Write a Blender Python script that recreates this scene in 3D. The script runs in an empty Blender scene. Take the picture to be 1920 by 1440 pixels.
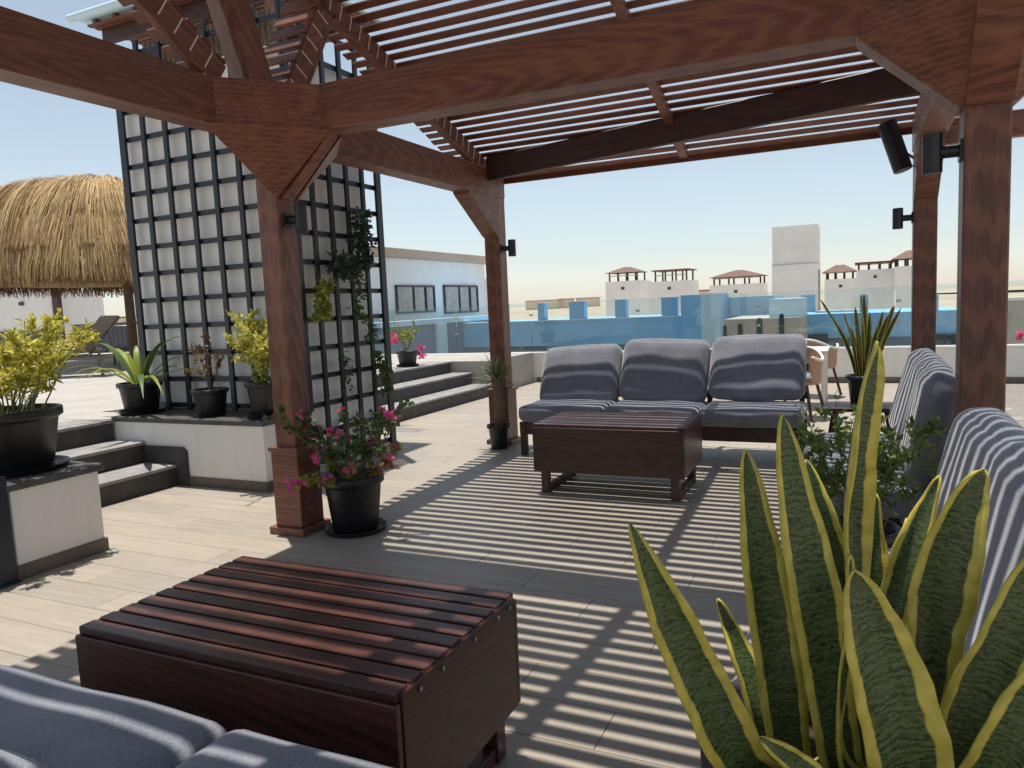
import bpy, bmesh, math, random
from mathutils import Vector, Matrix, Quaternion
random.seed(7)
R_ = math.radians
SC = bpy.context.scene
COL = SC.collection
# ------------------------------------------------------------------ camera
FPX, PITCH, ROLL, YAW = 1387.7, R_(5.98), R_(-2.596), R_(25.265)
CAM = Vector((0, 0, 1.45))
_r = Vector((math.cos(YAW), math.sin(YAW), 0)); _f = Vector((-math.sin(YAW), math.cos(YAW), 0)); _u = Vector((0, 0, 1))
CF = _f * math.cos(PITCH) - _u * math.sin(PITCH)
_u2 = _u * math.cos(PITCH) + _f * math.sin(PITCH)
CR = _r * math.cos(ROLL) + _u2 * math.sin(ROLL)
CU = _u2 * math.cos(ROLL) - _r * math.sin(ROLL)
cam_data = bpy.data.cameras.new("camera")
cam_data.sensor_width = 36.0
cam_data.lens = 36.0 * FPX / 1920.0
cam_data.clip_start = 0.05
cam_data.clip_end = 5000
cam = bpy.data.objects.new("camera", cam_data)
COL.objects.link(cam)
M = Matrix((CR, CU, -CF)).transposed().to_4x4()
M.translation = CAM
cam.matrix_world = M
SC.camera = cam
# ------------------------------------------------------------------ sky and sun
SUN_TO = Vector((-0.13, 0.11, 1.0)).normalized()
ELEV = math.asin(SUN_TO.z)
world = bpy.data.worlds.new("World"); SC.world = world; world.use_nodes = True
wn = world.node_tree.nodes; wl = world.node_tree.links
wn.clear()
sky = wn.new("ShaderNodeTexSky"); sky.sky_type = 'NISHITA'; sky.sun_disc = False
sky.sun_elevation = ELEV; sky.sun_rotation = math.atan2(SUN_TO.x, SUN_TO.y)
sky.altitude = 0; sky.air_density = 1.0; sky.dust_density = .35; sky.ozone_density = 1.6
bg = wn.new("ShaderNodeBackground"); bg.inputs[1].default_value = 0.106
wo = wn.new("ShaderNodeOutputWorld")
hs = wn.new("ShaderNodeHueSaturation"); hs.inputs["Saturation"].default_value = .60; hs.inputs["Hue"].default_value = .487
wl.new(sky.outputs[0], hs.inputs["Color"]); wl.new(hs.outputs[0], bg.inputs[0]); wl.new(bg.outputs[0], wo.inputs[0])
sd = bpy.data.lights.new("sun", 'SUN'); sd.energy = 4.3; sd.angle = R_(0.53); sd.color = (1.0, 0.95, 0.87)
sun = bpy.data.objects.new("sun", sd); COL.objects.link(sun)
sun.rotation_euler = SUN_TO.to_track_quat('Z', 'Y').to_euler(); sun.location = (-3, 2, 20)
vs = SC.view_settings
vs.view_transform = 'Standard'; vs.look = 'None'; vs.gamma = 1.0; vs.exposure = 0.35
try: vs.use_curve_mapping = False
except Exception: pass

# ------------------------------------------------------------------ pixel helpers (photograph 1920x1440)
def ray(x, y): return CF + CR * ((x - 960) / FPX) - CU * ((y - 720) / FPX)
def onZ(x, y, z=0.0): d = ray(x, y); return CAM + d * ((z - CAM.z) / d.z)
def onX(x, y, X): d = ray(x, y); return CAM + d * (X / d.x)
def onY(x, y, Y): d = ray(x, y); return CAM + d * (Y / d.y)
def atD(x, y, D): return CAM + ray(x, y) * D

# ------------------------------------------------------------------ materials
def mat_new(name):
    m = bpy.data.materials.new(name); m.use_nodes = True
    nt = m.node_tree
    return m, nt, nt.nodes["Principled BSDF"]
def N(nt, typ, **kw):
    n = nt.nodes.new(typ)
    for k, v in kw.items():
        if k.startswith("i_"): n.inputs[k[2:]].default_value = v
        else: setattr(n, k, v)
    return n
def ramp(nt, fac, stops):
    r = nt.nodes.new("ShaderNodeValToRGB")
    e = r.color_ramp.elements
    while len(e) > 1: e.remove(e[-1])
    for i, (p, c) in enumerate(stops):
        k = e[0] if i == 0 else e.new(p)
        k.position = p; k.color = (c[0], c[1], c[2], 1)
    nt.links.new(fac, r.inputs[0]); return r.outputs[0]
def noise(nt, scale, detail=4, rough=.55, coord="Object", mscale=None, seed=None):
    tc = nt.nodes.new("ShaderNodeTexCoord"); src = tc.outputs[coord]
    if seed:
        oi = nt.nodes.new("ShaderNodeObjectInfo"); mu = N(nt, "ShaderNodeVectorMath", operation='MULTIPLY_ADD')
        cmb = nt.nodes.new("ShaderNodeCombineXYZ")
        for i in range(3): nt.links.new(oi.outputs["Random"], cmb.inputs[i])
        mu.inputs[1].default_value = (37.0, 53.0, 71.0)
        nt.links.new(cmb.outputs[0], mu.inputs[0]); nt.links.new(src, mu.inputs[2]); src = mu.outputs[0]
    if mscale:
        mp = nt.nodes.new("ShaderNodeMapping"); mp.inputs["Scale"].default_value = mscale
        nt.links.new(src, mp.inputs[0]); src = mp.outputs[0]
    n = N(nt, "ShaderNodeTexNoise"); n.inputs["Scale"].default_value = scale
    n.inputs["Detail"].default_value = detail; n.inputs["Roughness"].default_value = rough
    nt.links.new(src, n.inputs["Vector"]); return n.outputs[0]
def bump(nt, bsdf, h, strength=.2, dist=.01):
    b = nt.nodes.new("ShaderNodeBump"); b.inputs["Strength"].default_value = strength; b.inputs["Distance"].default_value = dist
    nt.links.new(h, b.inputs["Height"]); nt.links.new(b.outputs[0], bsdf.inputs["Normal"])
def mix(nt, f, a, b, mode='MIX'):
    m = nt.nodes.new("ShaderNodeMix"); m.data_type = 'RGBA'; m.blend_type = mode
    for s, v in ((0, f), (6, a), (7, b)):
        if hasattr(v, "links"): nt.links.new(v, m.inputs[s])
        elif s == 0: m.inputs[0].default_value = v
        else: m.inputs[s].default_value = (*v, 1)
    return m.outputs[2]
def simple(name, c, rough=.6, var=.12, nscale=6, bmp=.1, bdist=.004, metal=0, spec=.5, seed=True):
    m, nt, b = mat_new(name)
    n = noise(nt, nscale, 5, .6, seed=seed)
    lo = tuple(x * (1 - var) for x in c); hi = tuple(min(1, x * (1 + var)) for x in c)
    nt.links.new(ramp(nt, n, [(.3, lo), (.7, hi)]), b.inputs["Base Color"])
    b.inputs["Roughness"].default_value = rough; b.inputs["Metallic"].default_value = metal
    b.inputs["Specular IOR Level"].default_value = spec
    if bmp: bump(nt, b, noise(nt, nscale * 9, 4, .6), bmp, bdist)
    return m
def plaster(name, c, stain=.12):
    m, nt, b = mat_new(name)
    n = noise(nt, 2.5, 5, .6, seed=True); v = noise(nt, 3.0, 6, .65, mscale=(3.2, 3.2, .35), seed=True)
    c1 = ramp(nt, n, [(.3, tuple(x * .95 for x in c)), (.7, c)])
    c2 = mix(nt, ramp(nt, v, [(.50, (0, 0, 0)), (.85, (1, 1, 1))]), c1, tuple(x * (1 - 2.2 * stain) for x in c))
    nt.links.new(c2, b.inputs["Base Color"]); b.inputs["Roughness"].default_value = .92
    bump(nt, b, noise(nt, 38, 5, .65), .22, .003)
    return m
def wood(name, lo, mid, hi, rough=.42, tone=.35, gscale=1.0, coat=.0):
    m, nt, b = mat_new(name)
    g1 = noise(nt, 2.2 * gscale, 6, .62, mscale=(.55, 7, 7), seed=True)
    g2 = noise(nt, 9 * gscale, 5, .7, mscale=(.35, 9, 9), seed=True)
    # cathedral rings: distance field disturbed by a long noise
    w = N(nt, "ShaderNodeTexWave", wave_type='RINGS', rings_direction='Y')
    tc = nt.nodes.new("ShaderNodeTexCoord"); mp = nt.nodes.new("ShaderNodeMapping")
    mp.inputs["Scale"].default_value = (.28, 2.2, 2.2); mp.inputs["Location"].default_value = (.3, .14, .11)
    nt.links.new(tc.outputs["Object"], mp.inputs[0]); nt.links.new(mp.outputs[0], w.inputs["Vector"])
    w.inputs["Scale"].default_value = 5.5; w.inputs["Distortion"].default_value = 5.0; w.inputs["Detail"].default_value = 3; w.inputs["Detail Scale"].default_value = 1.6
    c = ramp(nt, g1, [(.28, lo), (.5, mid), (.74, hi)])
    c = mix(nt, ramp(nt, g2, [(.42, (0, 0, 0)), (.72, (.6, .6, .6))]), c, lo)
    c = mix(nt, ramp(nt, w.outputs["Fac"], [(.35, (0, 0, 0)), (.95, (.45, .45, .45))]), c, hi)
    oi = nt.nodes.new("ShaderNodeObjectInfo")
    tn = ramp(nt, oi.outputs["Random"], [(0, (1 - tone,) * 3), (1, (1.0, 1.0, 1.0))])
    c = mix(nt, 1.0, c, tn, 'MULTIPLY')
    nt.links.new(c, b.inputs["Base Color"])
    rr = nt.nodes.new("ShaderNodeMapRange"); rr.inputs[3].default_value = rough - .08; rr.inputs[4].default_value = rough + .15
    nt.links.new(g2, rr.inputs[0]); nt.links.new(rr.outputs[0], b.inputs["Roughness"])
    b.inputs["Coat Weight"].default_value = coat; b.inputs["Coat Roughness"].default_value = .25
    bump(nt, b, g2, .14, .003)
    return m
def fabric(name, c1, c2):
    m, nt, b = mat_new(name)
    tc = nt.nodes.new("ShaderNodeTexCoord")
    f = noise(nt, 260, 2, .5); big = noise(nt, 5, 4, .6, seed=True)
    c = mix(nt, ramp(nt, f, [(.35, (0, 0, 0)), (.65, (1, 1, 1))]), c1, c2)
    c = mix(nt, ramp(nt, big, [(.35, (0, 0, 0)), (.75, (.35, .35, .35))]), c, tuple(x * 1.5 for x in c2))
    nt.links.new(c, b.inputs["Base Color"]); b.inputs["Roughness"].default_value = .95
    b.inputs["Specular IOR Level"].default_value = .15
    b.inputs["Sheen Weight"].default_value = .55; b.inputs["Sheen Roughness"].default_value = .45
    h = N(nt, "ShaderNodeMath", operation='MULTIPLY_ADD'); h.inputs[1].default_value = .06
    nt.links.new(f, h.inputs[0]); nt.links.new(noise(nt, 4, 2, .5, seed=True), h.inputs[2])
    bump(nt, b, h.outputs[0], .35, .012)
    return m
def leafmat(name, lo, hi, trans=.35, rough=.45):
    m, nt, b = mat_new(name)
    g = nt.nodes.new("ShaderNodeNewGeometry")
    c = ramp(nt, g.outputs["Random Per Island"], [(0, lo), (.55, tuple((a + b_) / 2 for a, b_ in zip(lo, hi))), (1, hi)])
    nt.links.new(c, b.inputs["Base Color"]); b.inputs["Roughness"].default_value = rough
    t = nt.nodes.new("ShaderNodeBsdfTranslucent"); nt.links.new(c, t.inputs[0])
    ms = nt.nodes.new("ShaderNodeMixShader"); ms.inputs[0].default_value = trans
    nt.links.new(b.outputs[0], ms.inputs[1]); nt.links.new(t.outputs[0], ms.inputs[2])
    nt.links.new(ms.outputs[0], nt.nodes["Material Output"].inputs[0])
    return m
MT = {}
MT['wood'] = wood('stained_pine', (.10, .036, .026), (.20, .074, .050), (.33, .135, .075), .42, .25)
MT['wood_slat'] = wood('slat_pine', (.11, .034, .022), (.19, .06, .036), (.28, .10, .055), .5, .4)
MT['wood_table'] = wood('table_wood', (.045, .015, .011), (.085, .029, .021), (.145, .052, .036), .33, .35, coat=.15)
MT['wood_dark'] = wood('dark_wood', (.03, .012, .009), (.05, .018, .013), (.08, .03, .02), .45, .2)
MT['plaster'] = plaster('white_plaster', (.86, .83, .77), .07)
MT['plaster_far'] = simple('far_plaster', (.90, .89, .87), .9, .06, .8, .0)
MT['tower_wall'] = plaster('tower_plaster', (.88, .87, .84), .05)
MT['coping'] = simple('dark_stone', (.075, .07, .068), .55, .35, 9, .25, .003)
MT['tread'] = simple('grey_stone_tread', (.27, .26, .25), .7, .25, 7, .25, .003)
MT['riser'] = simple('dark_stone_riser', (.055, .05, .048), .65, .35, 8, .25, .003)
MT['skirting'] = simple('skirting_tile', (.15, .115, .09), .6, .2, 6, .1)
MT['deck'] = simple('deck_stone', (.40, .375, .34), .75, .12, 2.2, .2, .003)
MT['grout'] = simple('grout', (.24, .22, .20), .9, .15, 12, .2, .002)
MT['metal_black'] = simple('black_metal', (.014, .018, .028), .38, .3, 12, .04, .001, 0, .5)
MT['black_plastic'] = simple('black_plastic', (.012, .012, .014), .42, .4, 14, .08, .001)
MT['lamp_black'] = simple('lamp_black', (.012, .014, .02), .4, .3, 20, .03, .001)
MT['soil'] = simple('soil', (.05, .032, .022), .95, .5, 40, .6, .01)
MT['fabric'] = fabric('charcoal_fabric', (.11, .116, .145), (.24, .247, .28))
MT['rattan'] = simple('rattan', (.42, .25, .15), .6, .3, 60, .5, .004)
MT['white_metal'] = simple('white_metal', (.75, .74, .72), .4, .05, 5, .02)
MT['pad'] = simple('pad_fabric', (.7, .68, .64), .9, .06, 10, .1)
MT['steel'] = simple('steel', (.45, .45, .45), .3, .1, 10, .02, .001, 1.0)
MT['blue'] = simple('blue_paint', (.25, .50, .76), .85, .08, .7, .1, .004)
MT['blue_pale'] = simple('pale_blue_paint', (.55, .72, .82), .85, .07, .7, .1, .004)
MT['grey_blue'] = simple('grey_blue_paint', (.17, .23, .31), .85, .1, .9, .1, .004)
MT['tan'] = simple('tan_render', (.55, .42, .31), .9, .1, 1.2, .1)
MT['beige'] = simple('beige_render', (.48, .44, .37), .9, .1, 1.5, .1)
MT['desert'] = simple('desert_sand', (.46, .36, .26), .95, .2, .02, .0, seed=False)
MT['hill'] = simple('hill_rock', (.50, .39, .29), .95, .18, .012, .0, seed=False)
MT['roof_red'] = simple('red_roof', (.24, .085, .05), .7, .3, 6, .2)
MT['roof_far'] = simple('far_roof_brown', (.17, .10, .075), .8, .25, 3, .2)
MT['tan_far'] = simple('far_tan_wall', (.74, .64, .52), .9, .06, .05, .0)
MT['streak_pale'] = simple('pale_light_streak', (.80, .66, .52), .7, .1, 20, .1)  # pale colour standing in for bright light streaks between timber blocks
MT['curtain'] = simple('curtain', (.52, .47, .40), .9, .2, 5, .2)
MT['frame_dark'] = simple('dark_frame', (.05, .055, .07), .5, .2, 6, .05)
MT['wicker_grey'] = simple('grey_sling', (.13, .115, .10), .8, .25, 60, .4, .003)
MT['bark'] = simple('bark', (.17, .12, .08), .9, .35, 30, .5, .005)
MT['stem_green'] = simple('green_stem', (.14, .17, .05), .6, .3, 30, .2)
MT['leaf_gold'] = leafmat('golden_leaf', (.32, .33, .04), (.90, .80, .20), .5)
MT['leaf_lime'] = leafmat('lime_leaf', (.13, .20, .02), (.42, .45, .06), .4)
MT['leaf_green'] = leafmat('green_leaf', (.03, .075, .02), (.12, .20, .045), .3)
MT['leaf_herb'] = leafmat('herb_leaf', (.07, .13, .025), (.30, .38, .09), .4)
MT['leaf_dark'] = leafmat('dark_leaf', (.012, .04, .022), (.05, .10, .05), .25)
MT['leaf_red'] = leafmat('reddish_leaf', (.16, .05, .02), (.34, .22, .06), .35)
MT['leaf_yucca'] = leafmat('yucca_leaf', (.09, .13, .05), (.28, .32, .14), .2)
MT['petal'] = leafmat('pink_petal', (.55, .03, .16), (.85, .14, .36), .35, .6)
MT['straw'] = leafmat('straw', (.26, .155, .065), (.76, .54, .26), .12, .85)
MT['straw_dark'] = leafmat('old_straw', (.11, .055, .02), (.36, .20, .08), .1, .9)
MT['straw_base'] = simple('thatch_base', (.30, .18, .08), .95, .5, 10, .6, .03)
def tile_mat():
    m, nt, b = mat_new('wood_look_tile')
    g = noise(nt, 3.0, 6, .65, mscale=(.7, 8, 8), seed=True)
    f = noise(nt, 14, 5, .7, mscale=(.5, 8, 8), seed=True)
    c = ramp(nt, g, [(.25, (.31, .27, .222)), (.5, (.365, .32, .265)), (.78, (.43, .382, .32))])
    c = mix(nt, ramp(nt, f, [(.5, (0, 0, 0)), (.8, (.4, .4, .4))]), c, (.25, .215, .18))
    oi = nt.nodes.new("ShaderNodeObjectInfo")
    c = mix(nt, 1.0, c, ramp(nt, oi.outputs["Random"], [(0, (.92, .92, .93)), (1, (1.05, 1.03, 1.0))]), 'MULTIPLY')
    nt.links.new(c, b.inputs["Base Color"])
    rr = nt.nodes.new("ShaderNodeMapRange"); rr.inputs[3].default_value = .38; rr.inputs[4].default_value = .62
    nt.links.new(noise(nt, 1.6, 5, .6, coord="Object", seed=True), rr.inputs[0]); nt.links.new(rr.outputs[0], b.inputs["Roughness"])
    bump(nt, b, f, .15, .002)
    return m
MT['tile'] = tile_mat()
def glass_mat(name, tint, gl=.06):
    m = bpy.data.materials.new(name); m.use_nodes = True; nt = m.node_tree; nt.nodes.clear()
    t = N(nt, "ShaderNodeBsdfTransparent"); t.inputs[0].default_value = (*tint, 1)
    g = N(nt, "ShaderNodeBsdfGlossy"); g.inputs["Roughness"].default_value = .02; g.inputs[0].default_value = (.9, .95, 1, 1)
    fr = N(nt, "ShaderNodeFresnel"); fr.inputs[0].default_value = 1.45
    x = N(nt, "ShaderNodeMixShader"); o = N(nt, "ShaderNodeOutputMaterial")
    nt.links.new(fr.outputs[0], x.inputs[0]); nt.links.new(t.outputs[0], x.inputs[1]); nt.links.new(g.outputs[0], x.inputs[2])
    nt.links.new(x.outputs[0], o.inputs[0]); return m
MT['glass'] = glass_mat('railing_glass', (.90, .965, .97))
m_, nt_, b_ = mat_new('window_glass'); b_.inputs["Base Color"].default_value = (.05, .07, .09, 1); b_.inputs["Roughness"].default_value = .05; MT['window'] = m_
def snake_mat():
    m, nt, b = mat_new('snake_leaf')
    uv = nt.nodes.new("ShaderNodeUVMap"); sx = nt.nodes.new("ShaderNodeSeparateXYZ"); nt.links.new(uv.outputs[0], sx.inputs[0])
    oi = nt.nodes.new("ShaderNodeObjectInfo")
    # margin: |u-.5|*2 with wobble
    a = N(nt, "ShaderNodeMath", operation='SUBTRACT'); a.inputs[1].default_value = .5; nt.links.new(sx.outputs[0], a.inputs[0])
    ab = N(nt, "ShaderNodeMath", operation='ABSOLUTE'); nt.links.new(a.outputs[0], ab.inputs[0])
    wob = N(nt, "ShaderNodeTexNoise"); wob.inputs["Scale"].default_value = 4.0; wob.inputs["Detail"].default_value = 4
    mp0 = nt.nodes.new("ShaderNodeMapping"); mp0.inputs["Scale"].default_value = (.8, 1.3, 1); nt.links.new(uv.outputs[0], mp0.inputs[0]); nt.links.new(mp0.outputs[0], wob.inputs["Vector"])
    ad = N(nt, "ShaderNodeMath", operation='MULTIPLY_ADD'); ad.inputs[1].default_value = .12; nt.links.new(wob.outputs[0], ad.inputs[0]); nt.links.new(ab.outputs[0], ad.inputs[2])
    marg = ramp(nt, ad.outputs[0], [(.385, (0, 0, 0)), (.41, (1, 1, 1))])
    # zig-zag cross bands
    mp = nt.nodes.new("ShaderNodeMapping"); mp.inputs["Scale"].default_value = (1.9, 8.0, 1); nt.links.new(uv.outputs[0], mp.inputs[0])
    cmb = nt.nodes.new("ShaderNodeCombineXYZ"); nt.links.new(oi.outputs["Random"], cmb.inputs[2])
    va = N(nt, "ShaderNodeVectorMath", operation='ADD'); nt.links.new(mp.outputs[0], va.inputs[0]); nt.links.new(cmb.outputs[0], va.inputs[1])
    wv = N(nt, "ShaderNodeTexWave", wave_type='BANDS', bands_direction='Y'); wv.inputs["Scale"].default_value = .75; wv.inputs["Distortion"].default_value = 12; wv.inputs["Detail"].default_value = 3; wv.inputs["Detail Scale"].default_value = 2.2; wv.inputs["Detail Roughness"].default_value = .65
    nt.links.new(va.outputs[0], wv.inputs["Vector"])
    n2 = N(nt, "ShaderNodeTexNoise"); n2.inputs["Scale"].default_value = 3.2; n2.inputs["Detail"].default_value = 6; nt.links.new(va.outputs[0], n2.inputs["Vector"])
    g = ramp(nt, wv.outputs["Fac"], [(.15, (.022, .046, .014)), (.5, (.07, .112, .035)), (.85, (.14, .19, .07))])
    g = mix(nt, ramp(nt, n2.outputs[0], [(.36, (0, 0, 0)), (.68, (.85, .85, .85))]), g, (.105, .145, .045))
    ye = ramp(nt, wob.outputs[0], [(.3, (.52, .43, .055)), (.7, (.82, .68, .14))])
    c = mix(nt, marg, g, ye)
    nt.links.new(c, b.inputs["Base Color"]); b.inputs["Roughness"].default_value = .42
    t = nt.nodes.new("ShaderNodeBsdfTranslucent"); nt.links.new(c, t.inputs[0])
    ms = nt.nodes.new("ShaderNodeMixShader"); ms.inputs[0].default_value = .22
    nt.links.new(b.outputs[0], ms.inputs[1]); nt.links.new(t.outputs[0], ms.inputs[2]); nt.links.new(ms.outputs[0], nt.nodes["Material Output"].inputs[0])
    bump(nt, b, wv.outputs["Fac"], .12, .002)
    return m
MT['snake'] = snake_mat()

# ------------------------------------------------------------------ object helpers
def tag(o, label=None, cat=None, group=None, kind=None):
    if label: o["label"] = label
    if cat: o["category"] = cat
    if group: o["group"] = group
    if kind: o["kind"] = kind
    return o
def empty(name, loc=(0, 0, 0), label=None, cat=None, group=None, rz=0):
    o = bpy.data.objects.new(name, None); COL.objects.link(o); o.empty_display_size = .1
    o.location = loc; o.rotation_euler = (0, 0, rz)
    return tag(o, label, cat, group)
def obj(name, me, mat=None, parent=None, loc=(0, 0, 0), rot=None, world=True):
    o = bpy.data.objects.new(name, me); COL.objects.link(o)
    if mat is not None and not me.materials: me.materials.append(MT[mat] if isinstance(mat, str) else mat)
    l = Vector(loc)
    if parent is not None:
        o.parent = parent
        if world:
            p = parent
            while p is not None: l = l - p.location; p = p.parent
    o.location = l
    if rot is not None:
        if isinstance(rot, Quaternion): o.rotation_mode = 'QUATERNION'; o.rotation_quaternion = rot
        else: o.rotation_euler = rot
    return o
_bc = {}
def boxm(sx, sy, sz, mat, bev=.004, seg=1):
    k = (round(sx, 4), round(sy, 4), round(sz, 4), mat, bev, seg)
    if k in _bc: return _bc[k]
    bm = bmesh.new(); bmesh.ops.create_cube(bm, size=1)
    bmesh.ops.scale(bm, vec=(sx, sy, sz), verts=bm.verts)
    bv = min(bev, .3 * min(sx, sy, sz))
    if bv > 0: bmesh.ops.bevel(bm, geom=bm.edges[:], offset=bv, segments=seg, affect='EDGES', profile=.5)
    me = bpy.data.meshes.new("box"); bm.to_mesh(me); bm.free(); me.materials.append(MT[mat]); _bc[k] = me
    return me
def box(name, lo, hi, mat, parent=None, bev=.004, world=True):
    lo = Vector(lo); hi = Vector(hi); s = hi - lo
    return obj(name, boxm(s.x, s.y, s.z, mat, bev), None, parent, (lo + hi) / 2, None, world)
def beam(name, p0, p1, w, h, mat, parent=None, bev=.006, up=(0, 0, 1), world=True):
    """a timber from p0 to p1; local X is its length so the grain follows it"""
    p0 = Vector(p0); p1 = Vector(p1); x = (p1 - p0); L = x.length; x.normalize()
    z = Vector(up) - x * Vector(up).dot(x)
    if z.length < 1e-4: z = Vector((1, 0, 0)) - x * x.x
    z.normalize(); y = z.cross(x)
    q = Matrix((x, y, z)).transposed().to_quaternion()
    return obj(name, boxm(L, w, h, mat, bev), None, parent, (p0 + p1) / 2, q, world)
def frombm(name, bm, mat, parent=None, loc=(0, 0, 0), smooth=False, world=True, rot=None):
    me = bpy.data.meshes.new(name); bmesh.ops.recalc_face_normals(bm, faces=bm.faces[:]); bm.to_mesh(me); bm.free()
    if smooth:
        for p in me.polygons: p.use_smooth = True
    return obj(name, me, mat, parent, loc, rot, world)
def pydata(name, vs_, fs, mat, parent=None, loc=(0, 0, 0), smooth=False, world=True):
    me = bpy.data.meshes.new(name); me.from_pydata([tuple(v) for v in vs_], [], fs); me.update()
    if smooth:
        for p in me.polygons: p.use_smooth = True
    return obj(name, me, mat, parent, loc, None, world)
def lathe(prof, n=28):
    vs_, fs = [], []
    for r, z in prof:
        for i in range(n):
            a = 2 * math.pi * i / n; vs_.append((r * math.cos(a), r * math.sin(a), z))
    m = len(prof)
    for j in range(m - 1):
        for i in range(n):
            k = (i + 1) % n
            fs.append((j * n + i, j * n + k, (j + 1) * n + k, (j + 1) * n + i))
    fs.append(tuple(range(n - 1, -1, -1))); fs.append(tuple((m - 1) * n + i for i in range(n)))
    return vs_, fs
class MB:
    def __init__(s): s.v = []; s.f = []
    def add(s, vs_, fs):
        o = len(s.v); s.v += [tuple(v) for v in vs_]; s.f += [tuple(i + o for i in f) for f in fs]
    def tube(s, pts, r0, r1=None, n=6):
        r1 = r0 if r1 is None else r1; pts = [Vector(p) for p in pts]; rings = []
        o = len(s.v)
        for i, p in enumerate(pts):
            d = (pts[min(i + 1, len(pts) - 1)] - pts[max(i - 1, 0)]).normalized()
            a = d.cross(Vector((.31, .2, .93))).normalized(); b = d.cross(a)
            r = r0 + (r1 - r0) * i / max(1, len(pts) - 1)
            for k in range(n):
                t = 2 * math.pi * k / n; s.v.append(tuple(p + (a * math.cos(t) + b * math.sin(t)) * r))
        for i in range(len(pts) - 1):
            for k in range(n):
                l = (k + 1) % n
                s.f.append((o + i * n + k, o + i * n + l, o + (i + 1) * n + l, o + (i + 1) * n + k))
        s.f.append(tuple(o + k for k in range(n - 1, -1, -1))); s.f.append(tuple(o + (len(pts) - 1) * n + k for k in range(n)))
    def cbox(s, lo, hi):
        x0, y0, z0 = lo; x1, y1, z1 = hi
        s.add([(x0, y0, z0), (x1, y0, z0), (x1, y1, z0), (x0, y1, z0), (x0, y0, z1), (x1, y0, z1), (x1, y1, z1), (x0, y1, z1)],
              [(0, 3, 2, 1), (4, 5, 6, 7), (0, 1, 5, 4), (1, 2, 6, 5), (2, 3, 7, 6), (3, 0, 4, 7)])
    def leaf(s, p, d, nrm, L, W, droop=.0):
        """a small folded leaf: base p, direction d"""
        d = d.normalized(); sd_ = d.cross(nrm)
        if sd_.length < 1e-3: sd_ = d.cross(Vector((1, 0, 0)))
        sd_.normalize(); up = sd_.cross(d)
        m1 = p + d * L * .45 - up * droop * L * .2
        tip = p + d * L - up * droop * L
        s.add([p, m1 + sd_ * W * .5 + up * W * .15, tip, m1 - sd_ * W * .5 + up * W * .15, m1], [(0, 4, 1), (4, 2, 1), (0, 3, 4), (4, 3, 2)])
    def build(s, name, mat, parent=None, loc=(0, 0, 0), smooth=False, world=True):
        return pydata(name, s.v, s.f, mat, parent, loc, smooth, world)
def rv(k=1.0): return Vector((random.uniform(-k, k), random.uniform(-k, k), random.uniform(-k, k)))
def copy_tree(o, parent=None):
    c = o.copy(); COL.objects.link(c); c.parent = parent
    for ch in list(o.children): copy_tree(ch, c)
    return c
def cushion_mesh(w, d, h, puff=.03, edge=.35, n=12, seed=0):
    """soft box: rounded edges, swollen faces, slightly uneven; centred"""
    rnd = random.Random(seed); ph = [rnd.uniform(0, 6.28) for _ in range(6)]
    bm = bmesh.new(); bmesh.ops.create_cube(bm, size=2)
    bmesh.ops.subdivide_edges(bm, edges=bm.edges[:], cuts=n - 1, use_grid_fill=True)
    r = edge * h
    for v in bm.verts:
        x, y, z = (math.sin(c * math.pi / 2) for c in v.co)
        P = Vector((x * w / 2, y * d / 2, z * h / 2))
        core = Vector((max(-w / 2 + r, min(w / 2 - r, P.x)), max(-d / 2 + r, min(d / 2 - r, P.y)), max(-h / 2 + r, min(h / 2 - r, P.z))))
        D = P - core
        if D.length > 1e-6:
            k = max(abs(D.x), abs(D.y), abs(D.z)); P = core + D.normalized() * k
        fx = (1 - x * x); fy = (1 - y * y); fz = (1 - z * z)
        P.z += (1 if z > 0 else -1) * puff * fx ** .6 * fy ** .6 * abs(z) if fx > 0 and fy > 0 else 0
        P.y += (1 if y > 0 else -1) * puff * .5 * fx ** .6 * fz ** .6 * abs(y) if fx > 0 and fz > 0 else 0
        P.x += (1 if x > 0 else -1) * puff * .5 * fy ** .6 * fz ** .6 * abs(x) if fy > 0 and fz > 0 else 0
        P.z += .006 * math.sin(5 * x + ph[0]) * math.sin(4 * y + ph[1])
        P.y += .005 * math.sin(6 * x + ph[2]) * math.sin(3 * z + ph[3])
        v.co = P
    me = bpy.data.meshes.new("cushion"); bm.to_mesh(me); bm.free()
    for p in me.polygons: p.use_smooth = True
    me.materials.append(MT['fabric']); return me

# ================================================================== SETTING
# desert ground far below the roof terrace, out to the horizon
bm = bmesh.new()
gv = []
for j in range(25):
    row = []
    for i in range(25):
        x = -3500 + 7000 * i / 24; y = -900 + 4400 * j / 24
        row.append(bm.verts.new((x, y, -9 + (0 if y < 400 else 6 * math.sin(x * .004) * math.sin(y * .003)))))
    gv.append(row)
for j in range(24):
    for i in range(24): bm.faces.new((gv[j][i], gv[j][i + 1], gv[j + 1][i + 1], gv[j + 1][i]))
tag(frombm('ground', bm, 'desert'), kind='structure')
# low hills on the horizon
bm = bmesh.new(); rows = []
for j in range(9):
    row = []
    for i in range(91):
        a = R_(-35 + i * 2.0 - 25)
        rr = 1500 + j * 90
        hgt = (6 + 7 * math.sin(i * .37) + 5 * math.sin(i * .83 + 1) + 3 * math.sin(i * 1.9)) * math.sin(math.pi * j / 8)
        row.append(bm.verts.new((rr * math.sin(a), rr * math.cos(a), -9 + max(0, hgt) * .75)))
    rows.append(row)
for j in range(8):
    for i in range(90): bm.faces.new((rows[j][i], rows[j][i + 1], rows[j + 1][i + 1], rows[j + 1][i]))
tag(frombm('hills', bm, 'hill', smooth=True), kind='structure')

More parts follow.
